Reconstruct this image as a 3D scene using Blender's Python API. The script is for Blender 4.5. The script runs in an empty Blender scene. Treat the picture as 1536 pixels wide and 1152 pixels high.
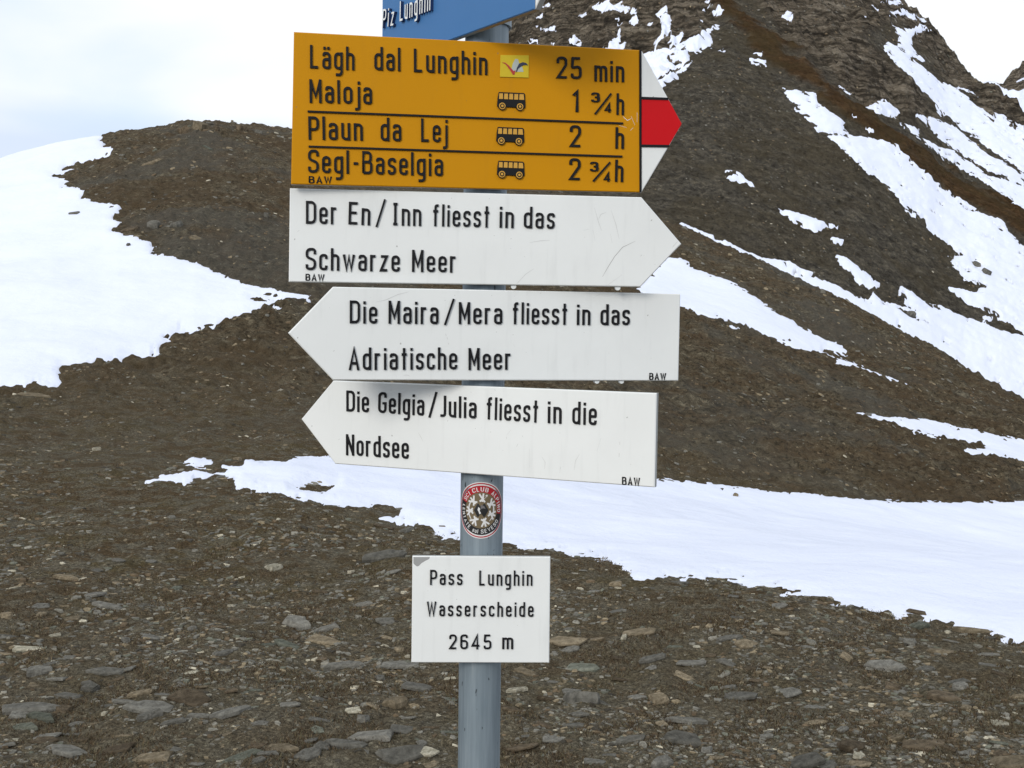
import bpy, math, random
import numpy as np
from mathutils import Matrix, Vector

random.seed(7); RNG = np.random.default_rng(11)
SC = bpy.context.scene
COL = SC.collection

# ---------------------------------------------------------------- camera
EYE = np.array([0.0, 0.0, 1.6]); FPX = 1647.0
PITCH = math.atan((576 - 480) / FPX); ROLL = 0.0126
F = np.array([0, math.cos(PITCH), -math.sin(PITCH)])
R0 = np.array([1.0, 0, 0]); U0 = np.array([0, math.sin(PITCH), math.cos(PITCH)])
RT = math.cos(ROLL) * R0 + math.sin(ROLL) * U0
UP = -math.sin(ROLL) * R0 + math.cos(ROLL) * U0
cam = bpy.data.cameras.new('camera'); camo = bpy.data.objects.new('camera', cam); COL.objects.link(camo)
cam.sensor_width = 36; cam.lens = 36 * FPX / 1536; cam.clip_start = 0.05; cam.clip_end = 6000
camo.matrix_world = Matrix(((RT[0], UP[0], -F[0], EYE[0]), (RT[1], UP[1], -F[1], EYE[1]), (RT[2], UP[2], -F[2], EYE[2]), (0, 0, 0, 1)))
SC.camera = camo

# ---------------------------------------------------------------- world, sun, exposure
SUN_DIR = Vector((-0.46, -0.84, 0.42)).normalized()
w = bpy.data.worlds.new('World'); SC.world = w; w.use_nodes = True
nt = w.node_tree; nt.nodes.clear()
def N(t, ty, **kw):
    n = t.nodes.new(ty)
    for k, v in kw.items(): setattr(n, k, v)
    return n
wo = N(nt, 'ShaderNodeOutputWorld'); bg = N(nt, 'ShaderNodeBackground'); bg.inputs[1].default_value = 0.1
nt.links.new(bg.outputs[0], wo.inputs[0])
sky = N(nt, 'ShaderNodeTexSky', sky_type='NISHITA', sun_disc=False)
sky.sun_elevation = math.asin(SUN_DIR.z); sky.sun_rotation = math.atan2(SUN_DIR.x, SUN_DIR.y); sky.altitude = 2600
tc = N(nt, 'ShaderNodeTexCoord')
mp = N(nt, 'ShaderNodeMapping'); mp.inputs['Scale'].default_value = (1.0, 1.0, 4.0); mp.inputs['Location'].default_value = (0.62, 0.3, 0.36)
nt.links.new(tc.outputs['Generated'], mp.inputs['Vector'])
nz = N(nt, 'ShaderNodeTexNoise'); nz.inputs['Scale'].default_value = 2.1; nz.inputs['Detail'].default_value = 5; nz.inputs['Roughness'].default_value = 0.45
nz.inputs['Distortion'].default_value = 0.25
nt.links.new(mp.outputs[0], nz.inputs['Vector'])
cr = N(nt, 'ShaderNodeMapRange', interpolation_type='SMOOTHSTEP'); cr.inputs['From Min'].default_value = 0.34; cr.inputs['From Max'].default_value = 0.60
nt.links.new(nz.outputs['Fac'], cr.inputs['Value'])
cl = N(nt, 'ShaderNodeMix', data_type='RGBA')
cl.inputs['A'].default_value = (6.7, 7.9, 9.2, 1); cl.inputs['B'].default_value = (9.5, 9.6, 9.8, 1)
nt.links.new(cr.outputs[0], cl.inputs['Factor'])
sx = N(nt, 'ShaderNodeSeparateXYZ'); nt.links.new(tc.outputs['Generated'], sx.inputs[0])
nb = N(nt, 'ShaderNodeTexNoise'); nb.inputs['Scale'].default_value = 1.6; nb.inputs['Detail'].default_value = 4
mp2 = N(nt, 'ShaderNodeMapping'); mp2.inputs['Scale'].default_value = (1, 1, 7); mp2.inputs['Location'].default_value = (2.3, 0.4, 0.2); nt.links.new(tc.outputs['Generated'], mp2.inputs['Vector']); nt.links.new(mp2.outputs[0], nb.inputs['Vector'])
ad = N(nt, 'ShaderNodeMath', operation='MULTIPLY_ADD'); ad.inputs[1].default_value = 0.10; nt.links.new(nb.outputs['Fac'], ad.inputs[0]); nt.links.new(sx.outputs['Z'], ad.inputs[2])
br = N(nt, 'ShaderNodeValToRGB'); e_ = br.color_ramp.elements; e_[0].position = 0.10; e_[0].color = (0.9, 0.9, 0.9, 1); e_[1].position = 0.235; e_[1].color = (0, 0, 0, 1)
e2_ = e_.new(0.195); e2_.color = (0.8, 0.8, 0.8, 1); nt.links.new(ad.outputs[0], br.inputs[0])
lb = N(nt, 'ShaderNodeMix', data_type='RGBA'); lb.inputs['B'].default_value = (6.2, 7.1, 9.2, 1)
nt.links.new(br.outputs[0], lb.inputs['Factor']); nt.links.new(cl.outputs['Result'], lb.inputs['A'])
mx = N(nt, 'ShaderNodeMix', data_type='RGBA'); mx.inputs['Factor'].default_value = 0.9
nt.links.new(sky.outputs[0], mx.inputs['A']); nt.links.new(lb.outputs['Result'], mx.inputs['B'])
nt.links.new(mx.outputs['Result'], bg.inputs[0])

sun = bpy.data.lights.new('sun', 'SUN'); sun.energy = 1.5; sun.angle = math.radians(22); sun.color = (1.0, 0.96, 0.9)
suno = bpy.data.objects.new('sun', sun); COL.objects.link(suno)
suno.rotation_euler = SUN_DIR.to_track_quat('Z', 'Y').to_euler(); suno.location = (0, 0, 60)
vs = SC.view_settings; vs.view_transform = 'Standard'; vs.look = 'None'; vs.exposure = 0.22; vs.gamma = 1.0; vs.use_curve_mapping = False

# ---------------------------------------------------------------- small helpers
def rays(u, v):
    u = np.asarray(u, float); v = np.asarray(v, float)
    d = F[None] + ((u.ravel() - 768) / FPX)[:, None] * RT[None] + ((576 - v.ravel()) / FPX)[:, None] * UP[None]
    return d
def project(P):
    q = P - EYE; dz = q @ F; dz = np.where(dz < 0.05, 0.05, dz)
    return 768 + FPX * (q @ RT) / dz, 576 - FPX * (q @ UP) / dz, q @ F > 0.05
def skyline(pts):
    a = np.array(pts, float); d = rays(a[:, 0], a[:, 1])
    return np.arctan2(d[:, 0], d[:, 1]), d[:, 2] / np.hypot(d[:, 0], d[:, 1])
def theta_of(u, v=480):
    d = rays([u], [v])[0]; return math.atan2(d[0], d[1])

def _hash(ix, iy, seed):
    h = (ix.astype(np.int64) * 374761393 + iy.astype(np.int64) * 668265263 + seed * 974634777) & 0xFFFFFFFF
    h = ((h ^ (h >> 13)) * 1274126177) & 0xFFFFFFFF
    return ((h ^ (h >> 16)) & 0xFFFF) / 65535.0 * 2 * math.pi
def perlin(x, y, seed=0):
    ix = np.floor(x); iy = np.floor(y); fx = x - ix; fy = y - iy
    def g(ox, oy):
        a = _hash(ix + ox, iy + oy, seed); return np.cos(a) * (fx - ox) + np.sin(a) * (fy - oy)
    sx = fx * fx * fx * (fx * (fx * 6 - 15) + 10); sy = fy * fy * fy * (fy * (fy * 6 - 15) + 10)
    a = g(0, 0) * (1 - sx) + g(1, 0) * sx; b = g(0, 1) * (1 - sx) + g(1, 1) * sx
    return (a * (1 - sy) + b * sy) * 1.5
def fbm(x, y, seed=0, octv=4, gain=0.5, ridged=False):
    s = 0; a = 1.0; f = 1.0
    for k in range(octv):
        n = perlin(x * f + 17.3 * k, y * f - 9.1 * k, seed + k)
        s = s + a * ((0.5 - np.abs(n)) * 1.6 if ridged else n); a *= gain; f *= 2.03
    return s
def smooth(a, b, x):
    t = np.clip((x - a) / (b - a), 0, 1); return t * t * (3 - 2 * t)

def obj(name, me, parent=None, kind=None, label=None, cat=None, group=None):
    o = bpy.data.objects.new(name, me); COL.objects.link(o)
    if parent is not None: o.parent = parent
    if kind: o['kind'] = kind
    if label: o['label'] = label
    if cat: o['category'] = cat
    if group: o['group'] = group
    return o
def mesh_np(name, V, quads=None, tris=None, mat=None, smooth_=True):
    me = bpy.data.meshes.new(name); V = np.asarray(V, np.float32)
    nq = 0 if quads is None else len(quads); ntr = 0 if tris is None else len(tris)
    me.vertices.add(len(V)); me.vertices.foreach_set('co', V.ravel())
    loops = []
    if nq: loops.append(np.asarray(quads).ravel())
    if ntr: loops.append(np.asarray(tris).ravel())
    L = np.concatenate(loops).astype(np.int32)
    me.loops.add(len(L)); me.loops.foreach_set('vertex_index', L)
    me.polygons.add(nq + ntr)
    st = np.concatenate([np.arange(nq) * 4, nq * 4 + np.arange(ntr) * 3]).astype(np.int32)
    me.polygons.foreach_set('loop_start', st)
    me.polygons.foreach_set('use_smooth', np.full(nq + ntr, smooth_, bool))
    me.update(calc_edges=True); me.validate()
    if mat: me.materials.append(mat)
    return me
def add_attr(me, name, data, typ='FLOAT'):
    at = me.attributes.new(name, typ, 'POINT')
    if typ == 'FLOAT': at.data.foreach_set('value', np.asarray(data, np.float32).ravel())
    else: at.data.foreach_set('color', np.asarray(data, np.float32).ravel())

# ---------------------------------------------------------------- materials
class Mat:
    def __init__(s, name, rough=0.6, color=(0.5, 0.5, 0.5), metallic=0.0, spec=0.5):
        s.m = bpy.data.materials.new(name); s.m.use_nodes = True; s.t = s.m.node_tree; s.b = s.t.nodes['Principled BSDF']
        s.b.inputs['Base Color'].default_value = (*color, 1); s.b.inputs['Roughness'].default_value = rough
        s.b.inputs['Metallic'].default_value = metallic; s.b.inputs['Specular IOR Level'].default_value = spec
        s.co = None
    def n(s, ty, **kw): return N(s.t, ty, **kw)
    def l(s, a, b): s.t.links.new(a, b)
    def coord(s, scale=(1, 1, 1), obj_=True):
        g = s.n('ShaderNodeTexCoord'); m = s.n('ShaderNodeMapping'); m.inputs['Scale'].default_value = scale
        s.l(g.outputs['Object'], m.inputs['Vector']); return m.outputs[0]
    def noise(s, vec, scale, detail=4, rough=0.6, dist=0.0):
        n = s.n('ShaderNodeTexNoise'); n.inputs['Scale'].default_value = scale; n.inputs['Detail'].default_value = detail
        n.inputs['Roughness'].default_value = rough; n.inputs['Distortion'].default_value = dist
        s.l(vec, n.inputs['Vector']); return n.outputs['Fac']
    def ramp(s, fac, stops, interp='LINEAR'):
        r = s.n('ShaderNodeValToRGB'); r.color_ramp.interpolation = interp
        e = r.color_ramp.elements
        while len(e) < len(stops): e.new(0.5)
        for i, (p, c) in enumerate(stops):
            e[i].position = p; e[i].color = (c, c, c, 1) if isinstance(c, (int, float)) else (*c, 1)
        s.l(fac, r.inputs[0]); return r.outputs[0]
    def mix(s, fac, a, b, mode='MIX'):
        m = s.n('ShaderNodeMix', data_type='RGBA', blend_type=mode)
        for sock, val in ((m.inputs['Factor'], fac), (m.inputs['A'], a), (m.inputs['B'], b)):
            if isinstance(val, (int, float)): sock.default_value = val
            elif isinstance(val, tuple): sock.default_value = (*val, 1)
            else: s.l(val, sock)
        return m.outputs['Result']
    def bump(s, h, strength=0.5, dist=0.01, prev=None):
        b = s.n('ShaderNodeBump'); b.inputs['Strength'].default_value = strength; b.inputs['Distance'].default_value = dist
        s.l(h, b.inputs['Height'])
        if prev is not None: s.l(prev, b.inputs['Normal'])
        s.l(b.outputs[0], s.b.inputs['Normal']); return b.outputs[0]
    def color(s, c): s.l(c, s.b.inputs['Base Color'])
    def attr(s, name):
        a = s.n('ShaderNodeAttribute', attribute_name=name); return a

def m_ground():
    M = Mat('stony_ground', 0.95, spec=0.05); co = M.coord()
    fine = M.noise(co, 45, 6, 0.75)
    grit = M.noise(co, 160, 3, 0.7)
    mid = M.noise(co, 5.5, 7, 0.68, 0.6)
    big = M.noise(co, 0.55, 6, 0.6, 0.5)
    grav = M.ramp(fine, [(0.34, (0.0410, 0.0355, 0.0260)), (0.46, (0.1369, 0.1203, 0.0865)), (0.56, (0.2259, 0.1996, 0.1432)), (0.68, (0.4518, 0.4101, 0.2964))])
    moss = M.ramp(fine, [(0.34, (0.0263, 0.0177, 0.0088)), (0.5, (0.1079, 0.0721, 0.0364)), (0.66, (0.2172, 0.1519, 0.0794))])
    olive = M.ramp(fine, [(0.34, (0.0316, 0.0241, 0.0111)), (0.52, (0.1316, 0.1012, 0.0485)), (0.7, (0.2501, 0.1962, 0.0992))])
    f1 = M.ramp(mid, [(0.42, 0.0), (0.56, 1.0)])
    nr_ = M.attr('near').outputs['Fac']; f1 = M.mix(nr_, f1, M.mix(0.55, f1, (0.0000, 0.0000, 0.0000)))
    f2 = M.ramp(M.noise(co, 1.7, 5, 0.6, 0.4), [(0.45, 0.0), (0.6, 1.0)])
    veg = M.mix(f2, moss, olive)
    base = M.mix(f1, grav, veg)
    base = M.mix(M.ramp(big, [(0.35, 0.0), (0.65, 0.35)]), base, (0.1290, 0.1037, 0.0684))
    far = M.attr('zone').outputs['Fac']
    vs_ = M.noise(co, 2.6, 8, 0.85, 0.3); vh = M.noise(M.coord((0.7, 1, 2.0)), 0.9, 6, 0.75, 0.5); vk = M.noise(co, 9.0, 5, 0.8)
    fb = M.ramp(vs_, [(0.38, (0.0325, 0.0260, 0.0161)), (0.47, (0.1030, 0.0820, 0.0519)), (0.55, (0.1559, 0.1285, 0.0840)), (0.65, (0.3254, 0.2802, 0.1915))])
    fb = M.mix(M.ramp(vh, [(0.44, 0.0), (0.58, 0.65)]), fb, (0.1111, 0.0711, 0.0371))
    fb = M.mix(M.ramp(vk, [(0.40, 0.9), (0.49, 0.0)]), fb, (0.0298, 0.0232, 0.0148))  # dark flecks paint shadow streaks into the hillside colour
    fb = M.mix(M.ramp(vk, [(0.60, 0.0), (0.68, 0.7)]), fb, (0.3254, 0.2733, 0.1852))
    pt = M.noise(co, 0.16, 5, 0.6, 0.8)
    fb = M.mix(M.ramp(pt, [(0.40, 0.5), (0.5, 0.0)]), fb, (0.105, 0.102, 0.088)); fb = M.mix(M.ramp(pt, [(0.52, 0.0), (0.62, 0.45)]), fb, (0.090, 0.062, 0.034))
    out = M.mix(far, base, fb)
    col = M.mix(M.ramp(grit, [(0.35, 0.55), (0.6, 0.0)]), out, (0.0263, 0.0215, 0.0144))
    M.color(col)
    b = M.bump(fine, 0.9, 0.02); b = M.bump(mid, 0.6, 0.06, b); M.bump(vk, 0.7, 0.12, b); return M.m
def m_mountain():
    M = Mat('mountain_rock_and_scree', 0.95, spec=0.05); co = M.coord()
    sp = M.noise(co, 0.9, 7, 0.8); md = M.noise(co, 0.13, 6, 0.7, 0.6); tilt = M.coord((0.5, 0.5, 2.2))
    st = M.noise(tilt, 0.32, 7, 0.78, 0.8)
    sk = M.noise(co, 2.2, 5, 0.85)
    scree = M.ramp(sp, [(0.36, (0.0404, 0.0356, 0.0280)), (0.47, (0.1124, 0.0984, 0.0780)), (0.56, (0.1655, 0.1456, 0.1114)), (0.66, (0.3166, 0.2713, 0.1949))])
    scree = M.mix(M.ramp(md, [(0.42, 0.0), (0.6, 0.6)]), scree, (0.1224, 0.0972, 0.0586))
    scree = M.mix(M.ramp(sk, [(0.62, 0.0), (0.70, 0.75)]), scree, (0.3742, 0.2998, 0.1949))
    scree = M.mix(M.ramp(sk, [(0.36, 0.7), (0.45, 0.0)]), scree, (0.0316, 0.0285, 0.0238))
    rock = M.ramp(st, [(0.37, (0.0286, 0.0230, 0.0175)), (0.45, (0.1365, 0.1101, 0.0800)), (0.53, (0.2600, 0.2112, 0.1525)), (0.63, (0.4290, 0.3648, 0.2750))])
    ck = M.n('ShaderNodeTexVoronoi', feature='DISTANCE_TO_EDGE'); ck.inputs['Scale'].default_value = 0.16
    wv = M.n('ShaderNodeVectorMath', operation='MULTIPLY_ADD'); nv = M.n('ShaderNodeTexNoise'); nv.inputs['Scale'].default_value = 0.25; nv.inputs['Detail'].default_value = 5
    M.l(co, nv.inputs['Vector']); M.l(nv.outputs['Color'], wv.inputs[0]); wv.inputs[1].default_value = (9, 9, 9); M.l(tilt, wv.inputs[2]); M.l(wv.outputs[0], ck.inputs['Vector'])
    rock = M.mix(M.ramp(ck.outputs['Distance'], [(0.0, 0.75), (0.10, 0.0)]), rock, (0.0364, 0.0307, 0.0238))  # crack shade painted into the rock colour, the frontal sun models little relief
    rock = M.mix(M.ramp(sp, [(0.40, 0.7), (0.50, 0.0)]), rock, (0.0442, 0.0371, 0.0275))
    z = M.attr('rock').outputs['Fac']; r = M.attr('rust').outputs['Fac']
    c = M.mix(z, scree, rock)
    rust = M.ramp(sp, [(0.38, (0.0549, 0.0308, 0.0125)), (0.52, (0.1152, 0.0616, 0.0252)), (0.66, (0.1811, 0.1061, 0.0464))])
    rust = M.mix(M.ramp(md, [(0.45, 0.0), (0.6, 0.6)]), rust, (0.0933, 0.0657, 0.0271))
    rr = M.mix(0.92, (0.0, 0.0, 0.0), r); c = M.mix(rr, c, rust)
    M.color(c); b = M.bump(sp, 0.9, 0.8); b = M.bump(sk, 0.6, 0.3, b); b = M.bump(st, 1.0, 3.5, b); M.bump(ck.outputs['Distance'], 0.6, 2.0, b); return M.m
def m_snow():
    M = Mat('snow', 0.75, spec=0.25); co = M.coord()
    n1 = M.noise(co, 3.0, 5, 0.6); n2 = M.noise(co, 0.25, 4, 0.5)
    c = M.ramp(n2, [(0.3, (0.72, 0.755, 0.87)), (0.7, (0.77, 0.80, 0.90))])
    d = M.noise(co, 14, 5, 0.8)
    c = M.mix(M.ramp(d, [(0.62, 0.0), (0.78, 0.35)]), c, (0.45, 0.45, 0.45))
    M.color(c); b = M.bump(n1, 0.5, 0.06); b = M.bump(n2, 0.5, 0.5, b); M.bump(M.noise(co, 40, 3, 0.6), 0.35, 0.01, b); return M.m
def m_stone(name, a, b, lich=None):
    M = Mat(name, 0.9, spec=0.08); co = M.coord()
    n = M.noise(co, 3.2, 7, 0.75, 0.5)
    c = M.ramp(n, [(0.3, tuple(x * 0.45 for x in a)), (0.46, a), (0.64, b), (0.8, tuple(min(1, x * 1.35) for x in b))])
    s = M.noise(co, 11, 4, 0.7)
    c = M.mix(M.ramp(s, [(0.6, 0.0), (0.7, 0.55)]), c, lich or (0.04, 0.035, 0.028))
    oi = M.n('ShaderNodeObjectInfo'); v = M.n('ShaderNodeMapRange'); v.inputs['To Min'].default_value = 0.7; v.inputs['To Max'].default_value = 1.25
    M.l(oi.outputs['Random'], v.inputs['Value'])
    h = M.n('ShaderNodeHueSaturation'); M.l(c, h.inputs['Color']); M.l(v.outputs[0], h.inputs['Value'])
    M.color(h.outputs[0]); M.bump(n, 0.6, 0.05); return M.m
def m_gravel():
    M = Mat('loose_gravel', 0.9, spec=0.06); co = M.coord()
    a = M.attr('col').outputs['Color']; n = M.noise(co, 60, 4, 0.7)
    M.color(M.mix(M.ramp(n, [(0.35, 0.6), (0.6, 0.0)]), a, (0.03, 0.026, 0.02))); M.bump(n, 0.5, 0.01); return M.m
def m_grass():
    M = Mat('dry_grass', 0.9, spec=0.1); M.color(M.attr('col').outputs['Color']); return M.m
def m_paint(name, c, dirt=0.06, rough=0.42):
    M = Mat(name, rough, c, spec=0.12); co = M.coord()
    n = M.noise(co, 7, 6, 0.6, 0.4); st = M.noise(M.coord((1, 1, 0.12)), 60, 4, 0.6)
    d = M.mix(M.ramp(n, [(0.4, 0.0), (0.75, dirt * 2.2)]), c, tuple(x * 0.72 + 0.02 for x in c))
    d = M.mix(M.ramp(st, [(0.56, 0.0), (0.72, dirt * 1.5)]), d, tuple(x * 0.6 + 0.02 for x in c))
    spk = M.noise(co, 170, 2, 0.5)
    d = M.mix(M.ramp(spk, [(0.735, 0.0), (0.76, 0.5)]), d, (0.16, 0.14, 0.11))
    M.color(d); M.l(M.ramp(n, [(0.3, rough * 0.85), (0.8, min(1, rough * 1.35))]), M.b.inputs['Roughness'])
    M.bump(M.noise(co, 35, 3, 0.5), 0.06, 0.002); return M.m
def m_galv():
    M = Mat('galvanised_steel', 0.5, metallic=0.35, spec=0.5)
    st = M.noise(M.coord((1, 1, 0.05)), 110, 5, 0.65); bl = M.noise(M.coord(), 9, 5, 0.6, 0.3)
    c = M.ramp(st, [(0.3, (0.175, 0.220, 0.250)), (0.55, (0.245, 0.298, 0.330)), (0.75, (0.33, 0.375, 0.405))])
    c = M.mix(M.ramp(bl, [(0.4, 0.0), (0.7, 0.35)]), c, (0.26, 0.29, 0.31))
    sp = M.noise(M.coord((1, 1, 0.4)), 130, 2, 0.5)
    c = M.mix(M.ramp(sp, [(0.68, 0.0), (0.71, 0.8)]), c, (0.03, 0.035, 0.04))
    M.color(c); M.l(M.ramp(bl, [(0.3, 0.42), (0.7, 0.66)]), M.b.inputs['Roughness']); M.bump(st, 0.12, 0.002); return M.m
MG = m_ground(); MM = m_mountain(); MS = m_snow(); MGV = m_gravel(); MGR = m_grass()
MWHITE = m_paint('white_paint', (0.80, 0.81, 0.785), 0.10); MYEL = m_paint('yellow_paint', (0.57, 0.248, 0.001), 0.06, 0.5)
MBLUE = m_paint('blue_paint', (0.06, 0.175, 0.385), 0.05); MRED = m_paint('red_paint', (0.57, 0.006, 0.010), 0.05)
MEDGE = m_paint('plate_edge', (0.42, 0.43, 0.42), 0.2, 0.5)
MBLK = Mat('black_lettering', 0.5, (0.008, 0.008, 0.009), spec=0.2).m
MWLET = Mat('white_lettering', 0.4, (0.78, 0.80, 0.78)).m; MDBL = Mat('letter_side_shade', 0.5, (0.012, 0.03, 0.10)).m  # dark blue letter sides have the relief's shade put into their colour
MGAL = m_galv()
MGREY = m_paint('bare_metal_patch', (0.34, 0.34, 0.33), 0.1, 0.6)
MSCR = Mat('scratch_grey', 0.7, (0.62, 0.62, 0.60)).m; MSCRD = Mat('scratch_dark', 0.7, (0.42, 0.41, 0.39)).m

# ---------------------------------------------------------------- terrain
CREST = [(-3000, 420), (-900, 360), (-400, 318), (0, 251), (75, 230), (150, 215), (175, 208), (230, 200), (270, 194), (290, 191), (330, 193), (370, 197), (436, 206),
         (600, 235), (800, 283), (960, 325), (1020, 344), (1090, 372), (1160, 402), (1279, 459), (1359, 502), (1439, 546), (1536, 600), (1650, 655), (1900, 720), (4000, 720)]
th_c, e_c = skyline(CREST)
UU = [-600, 0, 436, 700, 1020, 1536, 2000]; TU = [theta_of(u) for u in UU]
def knots_hill(th):
    e = np.interp(th, th_c, e_c)
    Rc = np.interp(th, TU, [58, 60, 62, 62, 58, 42, 38])
    r1 = np.interp(th, TU, [12, 12, 12, 13, 16, 19, 20])
    z1 = np.interp(th, TU, [-1.50, -1.52, -1.60, -1.85, -2.45, -3.25, -3.3])
    ze = e * Rc
    zm = z1 + (ze - z1) * np.interp(th, TU, [0.44, 0.44, 0.44, 0.45, 0.46, 0.42, 0.42]); rm = (r1 + Rc) / 2
    rk = np.stack([np.zeros_like(th), np.full_like(th, 3.0), np.full_like(th, 6.2), r1, rm, Rc, Rc + 3, Rc + 60], -1)
    zk = np.stack([np.full_like(th, -1.6), np.full_like(th, -1.6), np.full_like(th, -1.62), z1, zm, ze, ze - 0.15, ze - 22], -1)
    return rk, zk
def pchip(rk, zk, r):
    h = np.diff(rk, axis=-1); d = np.diff(zk, axis=-1) / h
    m = np.zeros_like(zk)
    w1 = 2 * h[..., 1:] + h[..., :-1]; w2 = h[..., 1:] + 2 * h[..., :-1]
    same = d[..., :-1] * d[..., 1:] > 0
    dd0 = np.where(same, d[..., :-1], 1); dd1 = np.where(same, d[..., 1:], 1)
    m[..., 1:-1] = np.where(same, (w1 + w2) / (w1 / dd0 + w2 / dd1), 0)
    m[..., 0] = d[..., 0]; m[..., -1] = d[..., -1]
    # r has shape (cols, rows)
    K = rk.shape[-1]
    idx = np.clip((r[..., None] >= rk[:, None, :]).sum(-1) - 1, 0, K - 2)
    ii = np.arange(rk.shape[0])[:, None]
    a = rk[ii, idx]; hh = h[ii, idx]; t = (r - a) / hh
    z0 = zk[ii, idx]; z1 = zk[ii, idx + 1]; m0 = m[ii, idx]; m1 = m[ii, idx + 1]
    zz = (2 * t**3 - 3 * t**2 + 1) * z0 + (t**3 - 2 * t**2 + t) * hh * m0 + (-2 * t**3 + 3 * t**2) * z1 + (t**3 - t**2) * hh * m1
    return np.where(r > rk[:, -1:], zk[:, -1:] + (r - rk[:, -1:]) * d[:, -1:], zz)

def tr(ox, oy, s, pts): return [(ox + x / s, oy + y / s) for x, y in pts]
c5 = lambda p: tr(0, 150, 3.339, p); c0 = lambda p: tr(0, 0, 1.92, p); c4 = lambda p: tr(150, 640, 2.793, p)
c8 = lambda p: tr(740, 700, 1.93, p); c6 = lambda p: tr(960, 300, 2.505, p); c2 = lambda p: tr(1080, 0, 3.368, p)
c3 = lambda p: tr(1200, 300, 4.571, p); c1 = lambda p: tr(760, 0, 4.518, p)
HILL_SNOW = [
    c5([(-6000, 1500), (-6000, -900), (400, -900), (515, 100), (515, 240), (575, 240), (560, 270), (480, 295), (340, 330), (330, 342), (400, 348), (260, 380), (290, 392), (355, 402), (320, 420), (430, 455), (425, 480), (470, 505), (520, 515), (600, 525), (600, 545), (570, 600), (605, 615), (600, 635), (570, 655), (620, 675), (690, 680), (700, 695), (750, 705), (760, 725), (795, 745), (770, 758), (900, 790), (1000, 820), (1090, 860), (1200, 910), (1300, 930), (1380, 945), (1450, 965), (1536, 970), (1590, 985), (1536, 1002), (1450, 1005), (1340, 1040), (1230, 1080)])
    + c0([(630, 938), (530, 950), (480, 985), (460, 1020), (340, 1045), (180, 1060), (170, 1080), (175, 1095), (100, 1105), (0, 1118), (-1200, 1230)]),
    c4([(350, 150), (390, 125), (470, 140), (480, 155), (400, 160)]),
    c4([(190, 232), (280, 200), (400, 190), (480, 200), (440, 215), (360, 237), (290, 232)]),
    c4([(510, 160), (600, 162), (610, 140), (780, 145), (810, 130), (960, 120), (1300, 118)]) + [(700, 690), (830, 703)]
    + c8([(480, 35), (520, 40), (700, 58), (790, 70), (930, 77), (1060, 95), (1200, 100), (1536, 102), (2600, 130), (2600, 560), (1536, 497), (1400, 480), (1330, 455), (1200, 430), (1120, 415), (1040, 400), (950, 378), (860, 362), (800, 352), (740, 335), (640, 322), (540, 325), (410, 332), (395, 305), (330, 265), (250, 258), (150, 240), (30, 225)])
    + c4([(1500, 468), (1400, 445), (1400, 430), (1330, 420), (1250, 400), (1180, 385), (1260, 380), (1260, 345), (1180, 330), (1000, 332), (900, 315), (820, 300), (790, 290), (700, 270), (580, 255), (570, 235), (530, 205), (490, 195), (545, 185), (510, 168)]),
    c6([(-20, 345), (0, 325), (60, 250), (110, 215), (150, 215), (220, 265), (330, 300), (400, 340), (430, 365), (520, 430), (570, 445), (600, 475), (700, 525), (760, 550), (795, 578), (740, 576), (700, 572), (740, 592), (800, 612), (900, 650), (1000, 690), (1065, 718), (1000, 707), (900, 668), (790, 625), (700, 592), (640, 570), (560, 547), (470, 507), (380, 477), (250, 442), (155, 409), (0, 350)]),
    c6([(820, 800), (870, 808), (950, 812), (1100, 830), (1250, 862), (1443, 903), (2400, 960), (2400, 1080), (1443, 994), (1330, 977), (1240, 957), (1185, 935), (1290, 934), (1200, 915), (1050, 880), (950, 850), (880, 827)]),
]
HILL_HOLES = [c4([(800, 262), (880, 235), (990, 240), (950, 278)]), c5([(1255, 990), (1380, 985), (1410, 1000), (1300, 1008)])]
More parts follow.
